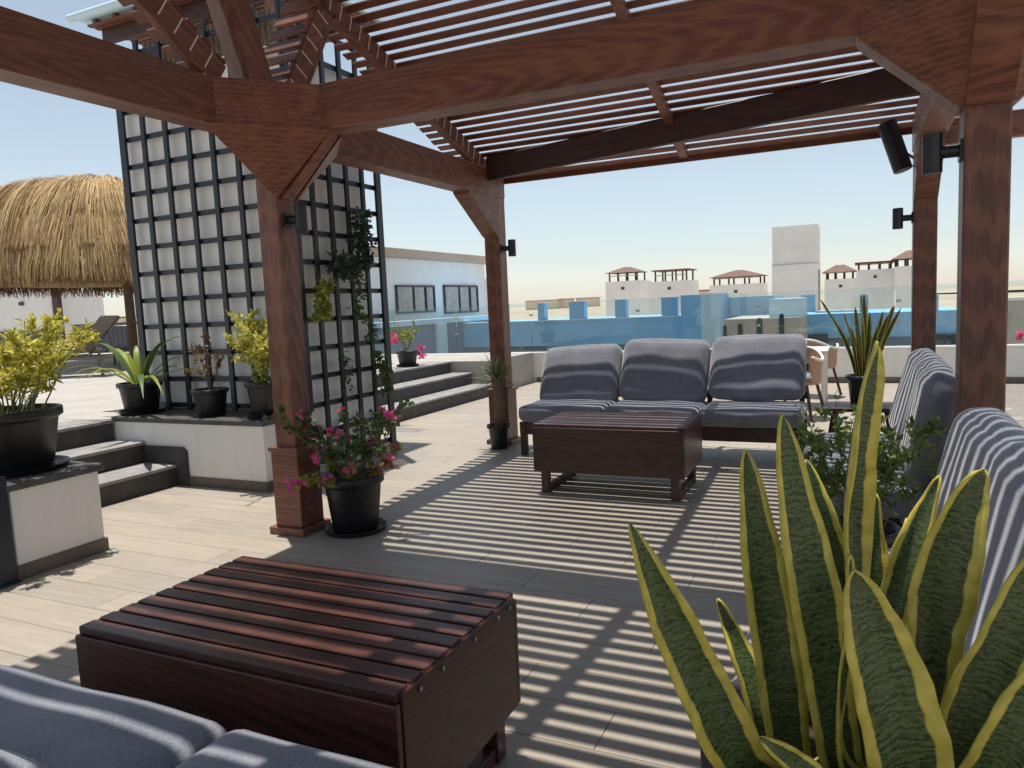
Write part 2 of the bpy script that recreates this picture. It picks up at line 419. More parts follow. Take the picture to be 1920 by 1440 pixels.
# terrace slab with wood-look tiles laid along X
floor = tag(box('terrace_floor', (-6.35, -2.5, -.5), (4.5, 12.86, -.004), 'grout', bev=0), kind='structure')
TW, TL = .24, 1.2
tm = boxm(TL - .003, TW - .003, .016, 'tile', .001)
row = 0
y = .95
while y < 12.75:
    off = (row % 3) * .4
    x = -5.98 - off
    while x < .75:
        if not (x + TL < -5.55 or (y > 4.62 and y < 8.0 and x + TL < -4.5)):
            obj('tile', tm, None, floor, (x + TL / 2, y + TW / 2, -.008))
        x += TL
    y += TW; row += 1
# upper deck on the left
deck = tag(box('upper_deck', (-40, 4.55, -.5), (-6.3, 12.87, .57), 'deck', bev=.004), kind='structure')
box('deck_slab', (-40, 12.874, -.5), (-17.2, 32, .568), 'deck', deck, bev=.004)
box('deck_slab', (-40, -2, -.5), (-6.3, 4.546, .566), 'deck', deck, bev=.004)
box('deck_slab', (-6.296, 10.95, -.5), (-5.6, 12.86, .568), 'deck', deck, bev=.004)

# ------------------------------------------------ planter walls, ledge, steps
def low_wall(name, lo, hi, label, over=.03, ct=.045):
    root = empty(name, (lo[0], lo[1], 0), label, 'planter wall')
    box('wall', (lo[0], lo[1], 0.0), (hi[0], hi[1], hi[2] - ct), 'plaster', root, .004)
    box('skirting', (lo[0] - .0, lo[1] - .014, 0.0), (hi[0] + .014, hi[1] + .014, .085), 'skirting', root, .003)
    box('coping', (lo[0] - .01, lo[1] - over, hi[2] - ct + .001), (hi[0] + over, hi[1] + over, hi[2]), 'coping', root, .006)
    return root
low_wall('planter_wall', (-5.48, 2.53, 0), (-4.41, 3.08, .57), 'low white planter wall with dark stone top under the largest pot at left')
low_wall('ledge_wall', (-6.29, 4.60, 0), (-4.47, 5.18, .60), 'low white ledge wall with dark stone top carrying three pots before the trellis', over=.02)
# dark skirt block of the steps that runs up the ledge wall
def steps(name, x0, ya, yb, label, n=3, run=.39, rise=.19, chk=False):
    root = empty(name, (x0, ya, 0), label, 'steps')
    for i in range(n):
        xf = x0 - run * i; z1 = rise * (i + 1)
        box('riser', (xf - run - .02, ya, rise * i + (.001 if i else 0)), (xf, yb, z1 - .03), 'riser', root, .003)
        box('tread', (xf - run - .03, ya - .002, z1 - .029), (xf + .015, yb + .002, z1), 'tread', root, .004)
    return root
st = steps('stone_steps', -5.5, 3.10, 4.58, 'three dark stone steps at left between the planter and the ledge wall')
bm = bmesh.new()
prof = [(-5.36, 0), (-5.36, .31), (-5.40, .345), (-5.92, .345), (-5.92, .0)]
f0 = [bm.verts.new((x, 4.575, z)) for x, z in prof]; f1 = [bm.verts.new((x, 4.599, z)) for x, z in prof]
bm.faces.new(f0); bm.faces.new(f1[::-1])
for i in range(5): bm.faces.new((f0[i], f0[(i + 1) % 5], f1[(i + 1) % 5], f1[i]))
for v in bm.verts: v.co -= Vector((-5.5, 3.10, 0))
frombm('side_panel', bm, 'riser', st, world=False)
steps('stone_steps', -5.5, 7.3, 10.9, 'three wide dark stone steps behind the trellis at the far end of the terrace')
# black post at the cut end of the planter
hp = empty('railing_post', (-4.43, 2.40, 0), 'short black metal post at the near end of the planter wall', 'post')
box('post', (-4.46, 2.41, 0), (-4.385, 2.51, .62), 'metal_black', hp, .004)
box('foot_plate', (-4.49, 2.39, 0.001), (-4.36, 2.512, .012), 'metal_black', hp, .002)
gp = empty('side_glass', (-4.43, 1.9, 0), 'low clear glass panel beside the short black post at left edge', 'glass panel')
box('pane', (-4.437, 1.2, .05), (-4.425, 2.36, .58), 'glass', gp, .001)
box('rail', (-4.45, 1.2, .0), (-4.41, 2.36, .05), 'metal_black', gp, .003)

# ------------------------------------------------ parapet with glass railing at the far edge
pa = empty('parapet', (-3, 12.95, 0), 'low white parapet wall along the far edge of the terrace', 'parapet')
box('wall', (-14, 12.88, -.5), (8, 13.06, .53), 'plaster', pa, .01)
box('cap', (-14.0, 12.86, .531), (8.0, 13.08, .56), 'tower_wall', pa, .008)
box('skirting', (-5.55, 12.865, .0), (8, 12.879, .09), 'skirting', pa, .003)
gr = empty('glass_railing', (-3, 12.97, .56), 'frameless glass railing with small clamps on top of the far parapet', 'glass railing')
xs = [-13.6, -11.3, -9.1, -7.3, -5.66, -3.58, -1.52, .55, 2.6, 4.7, 6.9]
for a, b in zip(xs[:-1], xs[1:]):
    pn = box('pane', (a + .012, 12.964, .575), (b - .012, 12.976, 1.49), 'glass', gr, .001)
for a in xs:
    for z in (1.27, .95):
        mb = MB(); mb.tube([(a - .03, 12.985, z), (a + .03, 12.985, z)], .022, n=8); mb.tube([(a, 12.955, z), (a, 12.99, z)], .016, n=8)
        mb.build('clamp', 'steel', gr, (0, 0, 0))

# ================================================================== PERGOLA
PX0, PX1 = -3.45, .485          # post lines
PY0, PY1 = 3.83, 7.06
ZB, ZT = 2.57, 2.84             # beam underside / top
SL = .336                       # roof slope, rising towards -Y
PW = .172
perg = empty('pergola', (PX0, PY0, 0), 'brown stained timber pergola with posts, beams and slatted sloping roof', 'pergola')
def post(x, y, plinth=True):
    p = beam('post', (x, y, 0), (x, y, ZB + .002), PW, PW, 'wood', perg, .008, up=(0, 1, 0))
    if plinth:
        bm = bmesh.new()
        for (w, z0, z1) in ((.225, .05, .56), (.29, 0, .05), (.25, .56, .59)):
            r = bmesh.ops.create_cube(bm, size=1)
            bmesh.ops.scale(bm, vec=(w, w, z1 - z0), verts=r['verts']); bmesh.ops.translate(bm, vec=(0, 0, (z0 + z1) / 2), verts=r['verts'])
        bmesh.ops.bevel(bm, geom=bm.edges[:], offset=.005, segments=1, affect='EDGES')
        frombm('plinth', bm, 'wood', p, (x, y, 0), world=False).matrix_parent_inverse = (Matrix.Translation((x - PX0, y - PY0, (ZB + .002) / 2)) @ p.rotation_quaternion.to_matrix().to_4x4()).inverted()
        p.children[0].location = (x - PX0, y - PY0, 0)
    return p
for x in (PX0, PX1):
    for y in (PY0, PY1): post(x, y)
post(PX1 + 3.93, PY0); post(PX0, .55); post(PX1, -.35)
hw = PW / 2
def bm_beam(p0, p1): beam('beam', p0, p1, PW + .016, ZT - ZB, 'wood', perg, .008)
zc = (ZB + ZT) / 2
bm_beam((PX0, .4, zc), (PX0, PY1 + hw, zc))
bm_beam((PX1, -.5, zc), (PX1, PY1 + hw, zc))
bm_beam((PX0 + hw + .009, PY0, zc), (PX1 - hw - .009, PY0, zc))
bm_beam((PX1 + hw + .009, PY0, zc), (PX1 + 3.9, PY0, zc))
# beyond the right hand post another bay runs on
beam('beam', (PX1 + hw + .009, PY1, zc - .02), (PX1 + 3.9, PY1, zc - .02), .1, .2, 'wood', perg)
def knee(x, y, dx, dy, L=.42, H=.37, w=PW):
    """solid triangular bracket between a post and a beam"""
    d = Vector((dx, dy, 0)); s = Vector((-dy, dx, 0)) * (w / 2)
    o = Vector((x, y, 0)) + d * (hw - .002)
    tri = [o + Vector((0, 0, ZB - H)), o + Vector((0, 0, ZB - .001)), o + d * L + Vector((0, 0, ZB - .001)), o + d * (L - .02) + Vector((0, 0, ZB - .03)), o + d * .02 + Vector((0, 0, ZB - H))]
    bm = bmesh.new(); c = sum(tri, Vector()) / 5
    a = [bm.verts.new(p + s - c) for p in tri]; b = [bm.verts.new(p - s - c) for p in tri]
    bm.faces.new(a); bm.faces.new(b[::-1])
    for i in range(5): bm.faces.new((a[i], b[i], b[(i + 1) % 5], a[(i + 1) % 5]))
    frombm('knee_bracket', bm, 'wood', perg, c)
def corner(x, y, sx, sy, a=.40, b=.46, a2=None, b2=None):
    """corner gusset: diagonal block between two beams and the sloping facet below it"""
    e = hw + .009
    o = Vector((x + sx * (e - .02), y + sy * (e - .02), 0)); px = Vector((x + sx * (e + a), y + sy * (e - .012), 0)); py = Vector((x + sx * (e - .012), y + sy * (e + b), 0))
    c = (o + px + py) / 3; bm = bmesh.new()
    lo = [bm.verts.new(p - c + Vector((0, 0, ZB - .006))) for p in (o, px, py)]; hi = [bm.verts.new(p - c + Vector((0, 0, ZT - .004))) for p in (o, px, py)]
    bm.faces.new(lo); bm.faces.new(hi[::-1])
    for i in range(3): bm.faces.new((lo[i], lo[(i + 1) % 3], hi[(i + 1) % 3], hi[i]))
    frombm('corner_block', bm, 'wood', perg, c + Vector((0, 0, 0)))
    if a2: px = Vector((x + sx * (e + a2), y + sy * (e - .003), 0)); py = Vector((x + sx * (e - .003), y + sy * (e + b2), 0))
    bm = bmesh.new(); q = Vector((x + sx * (hw + .001), y + sy * (hw + .001), ZB - .37))
    t = [bm.verts.new(Vector(p) - c) for p in ((px.x, px.y, ZB - .007), (py.x, py.y, ZB - .007), (o.x, o.y, ZB - .007), q)]
    for f in ((0, 1, 2), (0, 3, 1), (1, 3, 2), (2, 3, 0)): bm.faces.new([t[i] for i in f])
    frombm('corner_facet', bm, 'wood', perg, c)
knee(PX0, PY0, 1, 0, w=.10); knee(PX0, PY0, 0, 1)
knee(PX1, PY0, -1, 0); knee(PX1, PY0, 1, 0); knee(PX1, PY0, 0, 1); knee(PX1, PY0, 0, -1)
knee(PX0, PY1, 0, -1, .62, .40); knee(PX1, PY1, 0, -1, .6, .4)
corner(PX0, PY0, 1, -1, .40, .46, .46, .55); corner(PX0, PY0, 1, 1)
corner(PX1, PY0, -1, -1, .40, .3); corner(PX1, PY0, 1, -1, .40, .3)
# ---- sloping roofs: bay A (far) and bay B (over the camera)
RX0, RX1 = -3.42, .45
SLX0, SLX1 = -3.76, .80
SW, ST, PITCHY = .071, .015, .110
q_slope = Quaternion((1, 0, 0), -math.atan(SL))
slat_len = SLX1 - SLX0
slat_mesh = boxm(slat_len, SW, ST, 'wood_slat', .003)
def roof(Ya, za, Yend, sg):
    """za: underside height of the slats at the eave Y=Ya; rises to the ridge at Yend; sg +1 far slope, -1 near slope"""
    zf = lambda Y: za + SL * abs(Ya - Y)
    nrm = Vector((0, SL * sg, 1)).normalized(); ang = -math.atan(SL) * sg
    pt = PITCHY if sg > 0 else PITCHN
    n = int(abs(Ya - Yend) / pt) + 1
    for i in range(n):
        Y = Ya - i * pt * sg
        p = Vector(((SLX0 + SLX1) / 2 + random.uniform(-.012, .012), Y, zf(Y))) + nrm * (ST / 2)
        obj('slat', slat_mesh, None, perg, p, Quaternion((1, 0, 0), ang + random.uniform(-.02, .02)))
    # end rafters: short square-cut blocks with open joints on a slim continuous rail
    bl = pt * math.sqrt(1 + SL * SL)
    E_ = lambda d: Ya + d * sg
    for X in (RX0, RX1):
        for i in range(n):
            Y = Ya - i * pt * sg
            obj('rafter_block', boxm(.055, bl - .011, .13, 'wood_slat', .002), None, perg, Vector((X, Y, zf(Y))) - nrm * .066, Quaternion((1, 0, 0), ang))
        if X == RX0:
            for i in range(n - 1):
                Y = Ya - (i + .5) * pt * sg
                obj('light_streak', boxm(.012, .009, .12, 'streak_pale', 0), None, perg, Vector((X + .0225, Y, zf(Y))) - nrm * .064, Quaternion((1, 0, 0), ang))  # thin pale strips added to paint light streaks on the rafter face
        beam('rafter', Vector((X, E_(-.02), zf(E_(-.02)))) - nrm * .147, Vector((X, Yend, zf(Yend))) - nrm * .147, .055, .03, 'wood', perg, .003)
    X = (RX0 + RX1) / 2
    beam('rafter', Vector((X, E_(-.06), zf(E_(-.06)))) - nrm * .036, Vector((X, Yend, zf(Yend))) - nrm * .036, .075, .07, 'wood', perg, .003)
    return zf
PITCHN = .101
zA = roof(7.19, 2.80, 3.98, 1)
zB = roof(.47, 2.80, 3.66, -1)
beam('ridge_board', (SLX0, 3.82, zA(3.98) + .02), (SLX1, 3.82, zA(3.98) + .02), .27, .03, 'wood_slat', perg, .003)
beam('ridge_beam', (SLX0 + .05, 3.82, zA(3.98) - .09), (SLX1 - .05, 3.82, zA(3.98) - .09), .06, .16, 'wood', perg, .003)
beam('roof_board', (SLX0, 1.30, zB(1.30) + .04), (SLX1, 1.30, zB(1.30) + .04), .24, .02, 'wood_slat', perg, .003, up=(0, -SL, 1))  # out-of-view board added to block sun streaks on the near sofa
# dark cross timber under the far slats
beam('cross_beam', (-3.36, 6.79, zA(6.79) - .115), (.38, 6.34, zA(6.34) - .115), .07, .225, 'wood_dark', perg, .006)
# fascia of the far eave
beam('fascia', (SLX0, 7.25, 2.775), (SLX1, 7.25, 2.775), .028, .075, 'wood_slat', perg, .003)
# steep braces above the near corner post, two of them carrying slat ends
beam('brace', (RX0 + .01, 3.70, ZT - .03), (RX0 - .06, 3.44, 3.75), .15, .2, 'wood', perg, .008)
for p0, p1, n_ in ((Vector((RX0, 3.98, ZT + .02)), Vector((RX0, 4.44, 3.62)), 7), (Vector((RX0, 3.40, ZT + .03)), Vector((RX0, 2.72, 3.33)), 7)):
    dd = (p1 - p0).normalized(); nn = Vector((0, -dd.z, dd.y)); nn = nn if nn.z > 0 else -nn
    L_ = (p1 - p0).length
    for i in range(n_):
        c = p0 + dd * (L_ * (i + .5) / n_)
        beam('brace_block', c - dd * (L_ / n_ / 2 - .006), c + dd * (L_ / n_ / 2 - .006), .055, .14, 'wood', perg, .002, up=nn)
        e_ = c + dd * (L_ / n_ / 2)
        if i < n_ - 1: beam('light_streak', e_ - nn * .06 + Vector((.0225, 0, 0)), e_ + nn * .06 + Vector((.0225, 0, 0)), .012, .009, 'streak_pale', perg, 0, up=dd)  # light streaks on the braces, painted as pale strips too
        c = c + nn * .082
        beam('slat_end', c + Vector((-.30, 0, 0)), c + Vector((.03, 0, 0)), .075, .02, 'wood_slat', perg, .002, up=nn)
    beam('brace', p0 - nn * .085, p1 - nn * .085, .055, .03, 'wood', perg, .003)
# ------------------------------------------------ lamps and loudspeaker on the posts
def wall_lamp(pos, sx, label):
    root = empty('wall_lamp', pos, label, 'wall lamp', 'black cylinder lamps on the pergola posts')
    v, f = lathe([(.036, -.085), (.04, -.083), (.04, .083), (.036, .085), (.030, .08)], 20)
    pydata('cylinder_shade', v, f, 'lamp_black', root, (-sx * .0, 0, 0), world=False)
    mb = MB(); mb.tube([(sx * .03, 0, 0), (sx * .10, 0, 0)], .026, n=14); mb.build('arm', 'lamp_black', root, world=False)
    box('back_plate', (sx * .10 if sx > 0 else -.112, -.045, -.045), (.112 if sx > 0 else -.10, .045, .045), 'lamp_black', root, .004, world=False)
    return root
wall_lamp((PX1 - hw - .112, 3.80, 2.03), 1, 'black cylinder lamp on the nearest right hand pergola post')
wall_lamp((PX1 - hw - .112, 7.04, 2.03), 1, 'black cylinder lamp on the far right pergola post below the loudspeaker')
wall_lamp((PX0 + hw + .112, 7.04, 2.05), -1, 'black cylinder lamp on the far left pergola post above the yucca')
wall_lamp((PX0 + hw + .112, 3.83, 2.07), -1, 'black cylinder lamp on the near left pergola post before the trellis')
spk = empty('loudspeaker', onY(1680, 275, 6.98), 'slim black column loudspeaker tilted on a bracket near the far right post', 'loudspeaker')
a = onY(1663, 232, 6.96) - spk.location; b = onY(1693, 318, 6.92) - spk.location
mb = MB(); mb.tube([a, a * .96 + b * .04, b], .075, .072, n=18); mb.build('cabinet', 'lamp_black', spk, world=False)
mb = MB(); mb.tube([a + (b - a) * .02, a - (b - a) * .012], .068, n=18); mb.build('end_cap', 'black_plastic', spk, world=False)
mb = MB(); mb.tube([b, b + (b - a) * .02], .066, n=18); mb.build('end_cap', 'black_plastic', spk, world=False)
mb = MB(); pw = Vector((PX1 - hw, 7.0, 2.5)) - spk.location
mb.tube([(a + b) / 2, pw], .012); mb.tube([b * .7 + a * .3, pw + Vector((0, 0, -.07)), pw], .006); mb.build('bracket', 'steel', spk, world=False)

# ================================================================== TRELLIS TOWER
TX0, TX1, TYF, TYB = -6.42, -4.40, 5.09, 6.36
tw = empty('stair_tower', (-5.4, 5.7, 0), 'white rendered stair tower behind the black trellis', 'tower')
box('wall', (TX0 - .09, TYF + .09, 0), (TX1 - .10, 6.22, 3.78), 'tower_wall', tw, .006)
box('wall', (-7.6, 6.3, .57), (TX1 - .9, 7.2, 3.2), 'tower_wall', tw, .006)
# slatted canopy roof on top of the tower with a pale edge trim
cn = empty('tower_canopy', (-5.6, 5.8, 3.72), 'dark timber canopy with pale blue edge trim on top of the tower', 'canopy')
CZ = 4.62
for (x, y) in ((-6.3, 5.62), (-4.95, 5.62), (-6.3, 6.12), (-4.95, 6.12)):
    beam('post', (x, y, 3.78), (x, y, CZ - .02), .08, .08, 'wood', cn)
for y in (5.72, 6.9): beam('edge_beam', (-7.35, y, CZ - .11), (-4.85, y, CZ - .11), .05, .15, 'wood_dark', cn)
for i in range(20):
    y = 5.6 + i * .085
    beam('ceiling_slat', (-7.4, y, CZ - .022), (-4.85, y, CZ - .022), .06, .02, 'wood_slat', cn, .002)
for i in range(9):
    x = -7.3 + i * .3
    beam('ceiling_joist', (x, 5.58, CZ + .012), (x, 7.3, CZ + .012), .05, .045, 'wood', cn, .002)
box('roof_sheet', (-7.5, 5.5, CZ + .036), (-4.82, 7.35, CZ + .066), 'blue_pale', cn, .004)
mb = MB(); mb.tube([(-7.54, 5.48, CZ + .05), (-4.8, 5.48, CZ + .05)], .042, n=10); mb.build('edge_trim', 'blue_pale', cn)
# dark timber and bamboo screen below the canopy
for i in range(26):
    x = -6.2 + i * .062
    mb = MB(); mb.tube([(x, 5.26, 3.782), (x + random.uniform(-.01, .01), 5.26, 4.12)], .022, n=6); mb.build('bamboo', 'bark', cn)

tr = empty('trellis', (TX1, TYF, 0), 'black metal lattice trellis round the corner of the white tower', 'trellis')
def strip(p0, p1, w=.038, t=.03, n='upright'): beam(n, p0, p1, t, w, 'metal_black', tr, .003, up=(1, 0, 0) if abs(p1[0] - p0[0]) < .01 and n == 'upright' and abs(p1[1]-p0[1])<.01 else (0, 0, 1))
pitx = .2885; ups = [TX0 + i * pitx for i in range(8)]
ZTT = 4.08
for i, x in enumerate(ups):
    w = .08 if i == 0 else .052
    beam('upright', (x, TYF, .601), (x, TYF, ZTT), w, .03, 'metal_black', tr, .003, up=(0, 1, 0))
rz = [.64 + i * .2565 for i in range(14)]
for z in rz: beam('rail', (TX0, TYF + .028, z), (TX1 - .02, TYF + .028, z), .022, .046, 'metal_black', tr, .003)
rys = [TYF + .02, 5.35, 5.60, 5.85, 6.10, 6.36]
for i, y in enumerate(rys):
    w = .085 if i in (0, 5) else .05
    beam('upright', (TX1, y, .60 if i == 0 else .002), (TX1, y, ZTT), .03, w, 'metal_black', tr, .003, up=(0, 1, 0))
box('upright', (TX1 - .015, TYF - .018, .601), (TX1 + .015, TYF + .0, ZTT), 'metal_black', tr, .003)
for z in [.13 + i * .2565 for i in range(16)]:
    beam('rail', (TX1 - .028, TYF + (.0 if z > .6 else .1), z), (TX1 - .028, TYB, z), .022, .046, 'metal_black', tr, .003)

# ================================================================== FURNITURE
def coffee_table(loc, label, rz=0, wx=1.16, wy=.68, H=.545):
    t = empty('coffee_table', loc, label, 'coffee table', 'dark slatted coffee tables')
    n = 10; p = wy / n; zt = H; zb = .175
    for i in range(n):
        y = -wy / 2 + p * (i + .5)
        o = beam('top_slat', (-wx / 2 + .006, y, zt - .0125), (wx / 2 - .006, y, zt - .0125), p - .014, .025, 'wood_table', t, .003, world=False)
    th = .022
    beam('side_panel', (-wx / 2, -wy / 2 + th / 2 - .004, (zt - .026 + zb) / 2), (wx / 2, -wy / 2 + th / 2 - .004, (zt - .026 + zb) / 2), th, zt - .026 - zb, 'wood_table', t, .003, world=False)
    beam('side_panel', (-wx / 2, wy / 2 - th / 2 + .004, (zt - .026 + zb) / 2), (wx / 2, wy / 2 - th / 2 + .004, (zt - .026 + zb) / 2), th, zt - .026 - zb, 'wood_table', t, .003, world=False)
    for sx in (-1, 1):
        x = sx * (wx / 2 - th / 2 + .002)
        beam('end_panel', (x, -wy / 2 + th, (zt + zb) / 2 - .004), (x, wy / 2 - th, (zt + zb) / 2 - .004), th, zt - zb - .006, 'wood_table', t, .003, world=False)
        for sy in (-1, 1):
            xx = sx * (wx / 2 - .075); yy = sy * (wy / 2 - .06)
            beam('leg', (xx, yy, 0), (xx, yy, zb + .12), .06, .06, 'wood_table', t, .004, up=(0, 1, 0), world=False)
        beam('foot_rail', (sx * (wx / 2 - .075), -wy / 2 + .09, .03), (sx * (wx / 2 - .075), wy / 2 - .09, .03), .045, .045, 'wood_table', t, .003, world=False)
    for yy in (-.24, -.13, .05, .2, .28):
        mb = MB(); mb.tube([(wx / 2 + .003, yy, zt - .03), (wx / 2 + .007, yy, zt - .03)], .007, n=8); mb.build('screw', 'steel', t, world=False)
    return t
coffee_table((-1.57, 1.715, 0), 'large dark slatted wood coffee table in the foreground')
coffee_table((-1.70, 5.50, 0), 'dark slatted wood coffee table in front of the far three seat sofa')

def sofa(loc, rz, n, cw, depth, label, group='charcoal cushioned lounge sofas', seat_z=.46, lean=.22, backs=True, bh=.56, arm=False, seed=0, sink=None):
    """local: seat faces -Y, n cushions along X, centred; origin on the floor under the middle of the front edge"""
    t = empty('sofa', loc, label, 'sofa', group, rz)
    W = n * cw
    fz = .17; sz = seat_z - .15
    for y in (.04, depth - .06): beam('frame_rail', (-W / 2, y, sz - .06), (W / 2, y, sz - .06), .05, .12, 'wood_dark', t, .004, world=False)
    for i in range(n + 1):
        x = -W / 2 + .03 + (W - .06) * i / n
        beam('cross_rail', (x, .07, sz - .045), (x, depth - .09, sz - .045), .05, .06, 'wood_dark', t, .003, world=False)
    for x in (-W / 2 + .035, W / 2 - .035):
        for y in (.04, depth - .05): beam('leg', (x, y, 0), (x, y, sz - .005), .06, .06, 'wood_dark', t, .004, up=(0, 1, 0), world=False)
    for i in range(7):
        y = .1 + i * (depth - .2) / 6
        beam('seat_slat', (-W / 2 + .02, y, sz + .002), (W / 2 - .02, y, sz + .002), .06, .018, 'wood_dark', t, .002, world=False)
    for i in range(n):
        x = -W / 2 + cw * (i + .5)
        o = obj('seat_cushion', cushion_mesh(cw - .008, depth + .02, .15, .012, .30, 14, seed + i), None, t, (x, depth / 2 - .02, sz + .085), (random.uniform(-.012, .012), random.uniform(-.01, .01), 0), world=False)
    if backs:
        yb = depth - .04
        for i in range(n + 1):
            x = -W / 2 + .05 + (W - .1) * i / n
            beam('back_post', (x, yb, sz - .05), (x, yb + .62 * math.sin(lean), sz + .02 + .50 * math.cos(lean)), .045, .045, 'wood_dark', t, .003, up=(0, 1, 0), world=False)
        for k in (.2, .45): beam('back_rail', (-W / 2, yb + (k + .05) * math.sin(lean) + .02, sz + k), (W / 2, yb + (k + .05) * math.sin(lean) + .02, sz + k), .02, .07, 'wood_dark', t, .003, world=False)
        for i in range(n):
            x = -W / 2 + cw * (i + .5); dl = random.uniform(-.07, .07); dz = (sink[i] if sink else random.uniform(-.02, .02))
            h = bh
            c = Vector((x, yb - .12 + math.sin(lean) * h / 2, seat_z + .015 + h / 2 * math.cos(lean) + dz))
            obj('back_cushion', cushion_mesh(cw - .03, .17, h, .02, .13, 14, seed + 20 + i), None, t, c, (-lean + dl, random.uniform(-.045, .045), random.uniform(-.05, .05)), world=False)
    return t
sofa((-1.71, 6.47, 0), 0, 3, .86, .64, 'three seat charcoal sofa facing the camera at the far side of the pergola', seed=1, sink=[-.04, .0, .03], lean=.50, bh=.62, seat_z=.475)
sofa((-.29, 4.80, 0), R_(-90), 2, .82, .72, 'charcoal sofa along the right side, beyond the nearest right post', seed=40)
sofa((-.27, 2.28, 0), R_(-90), 2, .82, .72, 'charcoal sofa at the right edge behind the large snake plant', seed=60)
sofa((2.0, 5.4, 0), R_(90), 3, .70, .72, 'grey sofa seen in a sliver at the right edge behind the nearest post', seed=80)
sofa((-1.40, 1.235, 0), R_(180), 2, 1.0, 1.0, 'charcoal sofa seat at the bottom left corner before the foreground table', backs=True, seed=90)
pil = tag(obj('pillow', cushion_mesh(.62, .40, .13, .03, .4, 12, 7), None, None, (-1.80, .68, .50), (.02, .03, .06)), 'dark pillow lying on the bottom left sofa', 'pillow')

# ---- rattan chairs, white table behind the far sofa
def rattan_chair(loc, rz, label):
    t = empty('rattan_chair', loc, label, 'chair', 'rattan chairs behind the far sofa', rz)
    n = 22; vs_, fs = [], []
    for k in range(n + 1):
        a = R_(-35 + 250 * k / n)
        top = .80 - .13 * abs(math.cos(a)) ** 2
        for (r, z) in ((.27, .44), (.275, .6), (.29, top), (.268, top), (.252, .6), (.248, .44)):
            vs_.append((r * math.cos(a), r * math.sin(a), z))
    for k in range(n):
        for j in range(6): fs.append((k * 6 + j, k * 6 + (j + 1) % 6, (k + 1) * 6 + (j + 1) % 6, (k + 1) * 6 + j))
    fs += [tuple(range(6)), tuple(n * 6 + j for j in range(5, -1, -1))]
    pydata('woven_shell', vs_, fs, 'rattan', t, smooth=False, world=False)
    mb = MB(); mb.tube([(.283 * math.cos(R_(-35 + 250 * k / n)), .283 * math.sin(R_(-35 + 250 * k / n)), .81 - .13 * abs(math.cos(R_(-35 + 250 * k / n))) ** 2) for k in range(n + 1)], .017, n=8); mb.build('rim', 'pad', t, smooth=True, world=False)
    v, f = lathe([(.24, .40), (.262, .41), (.262, .44), (.2, .45)], 24); pydata('seat', v, f, 'rattan', t, world=False)
    obj('seat_pad', cushion_mesh(.44, .42, .06, .012, .4, 10, 3), None, t, (0, 0, .48), world=False)
    for sx in (-1, 1):
        for sy in (-1, 1): beam('leg', (sx * .17, sy * .17, .405), (sx * .25, sy * .25, 0), .03, .03, 'wood_dark', t, .003, world=False)
    return t
rattan_chair((-1.55, 9.3, 0), R_(10), 'rattan chair whose rim shows just above the right cushion of the far sofa')
rattan_chair((-.66, 9.2, 0), R_(-15), 'brown rattan chair beside the right end of the far sofa')
rattan_chair((-.55, 11.2, 0), R_(160), 'farthest rattan chair near the glass railing, beyond the white table')
dt = empty('dining_table', (-.75, 10.2, 0), 'white square table between the rattan chairs', 'table')
box('table_top', (-1.15, 9.8, .71), (-.35, 10.6, .74), 'white_metal', dt, .004)
for x in (-1.1, -.4):
    for y in (9.85, 10.55): box('leg', (x - .025, y - .025, 0), (x + .025, y + .025, .709), 'white_metal', dt, .003)
# ---- dark stand carrying the far snake plant
sdl = Vector((.02, 6.95, 0))
stn = empty('plant_stand', sdl, 'dark wood stand with splayed legs beside the far right post', 'plant stand')
box('top', sdl + Vector((-.30, -.2, .44)), sdl + Vector((.32, .22, .475)), 'wood_dark', stn, .004)
for sx in (-1, 1):
    for sy in (-1, 1): beam('leg', sdl + Vector((sx * .2, sy * .13, .44)), sdl + Vector((sx * .27, sy * .18, 0)), .045, .045, 'wood_dark', stn, .003)

# ================================================================== POTS AND PLANTS
def pot_parts(root, r, h, saucer=True, mat='black_plastic', taper=.78, rim=.012):
    prof = [(r * taper * .96, 0), (r * taper, .008), (r * .94, h * .80), (r * .96, h * .82), (r, h * .84), (r + rim, h * .86), (r + rim, h * .985), (r + rim - .006, h), (r - .008, h), (r - .012, h * .88), (r * .9, h * .86)]
    v, f = lathe(prof, 36); p = pydata('pot', v, f, mat, root, (0, 0, .022 if saucer else 0), smooth=False, world=False)
    for k, pl in enumerate(p.data.polygons): pl.use_smooth = len(pl.vertices) == 4
    mb = MB()
    v, f = lathe([(r - .013, h * .86), (r - .02, h * .895), (r * .6, h * .905), (r * .2, h * .915)], 24); pydata('soil', v, f, 'soil', root, (0, 0, .022 if saucer else 0), world=False)
    if saucer:
        v, f = lathe([(r * .9, 0), (r * 1.02, .004), (r * 1.08, .03), (r * 1.05, .032), (r * .98, .012), (r * .5, .01)], 32); pydata('saucer', v, f, mat, root, world=False)
    return h * .9 + (.022 if saucer else 0)
def plant(name, loc, label, cat='potted plant', group=None): return empty(name, loc, label, cat, group)
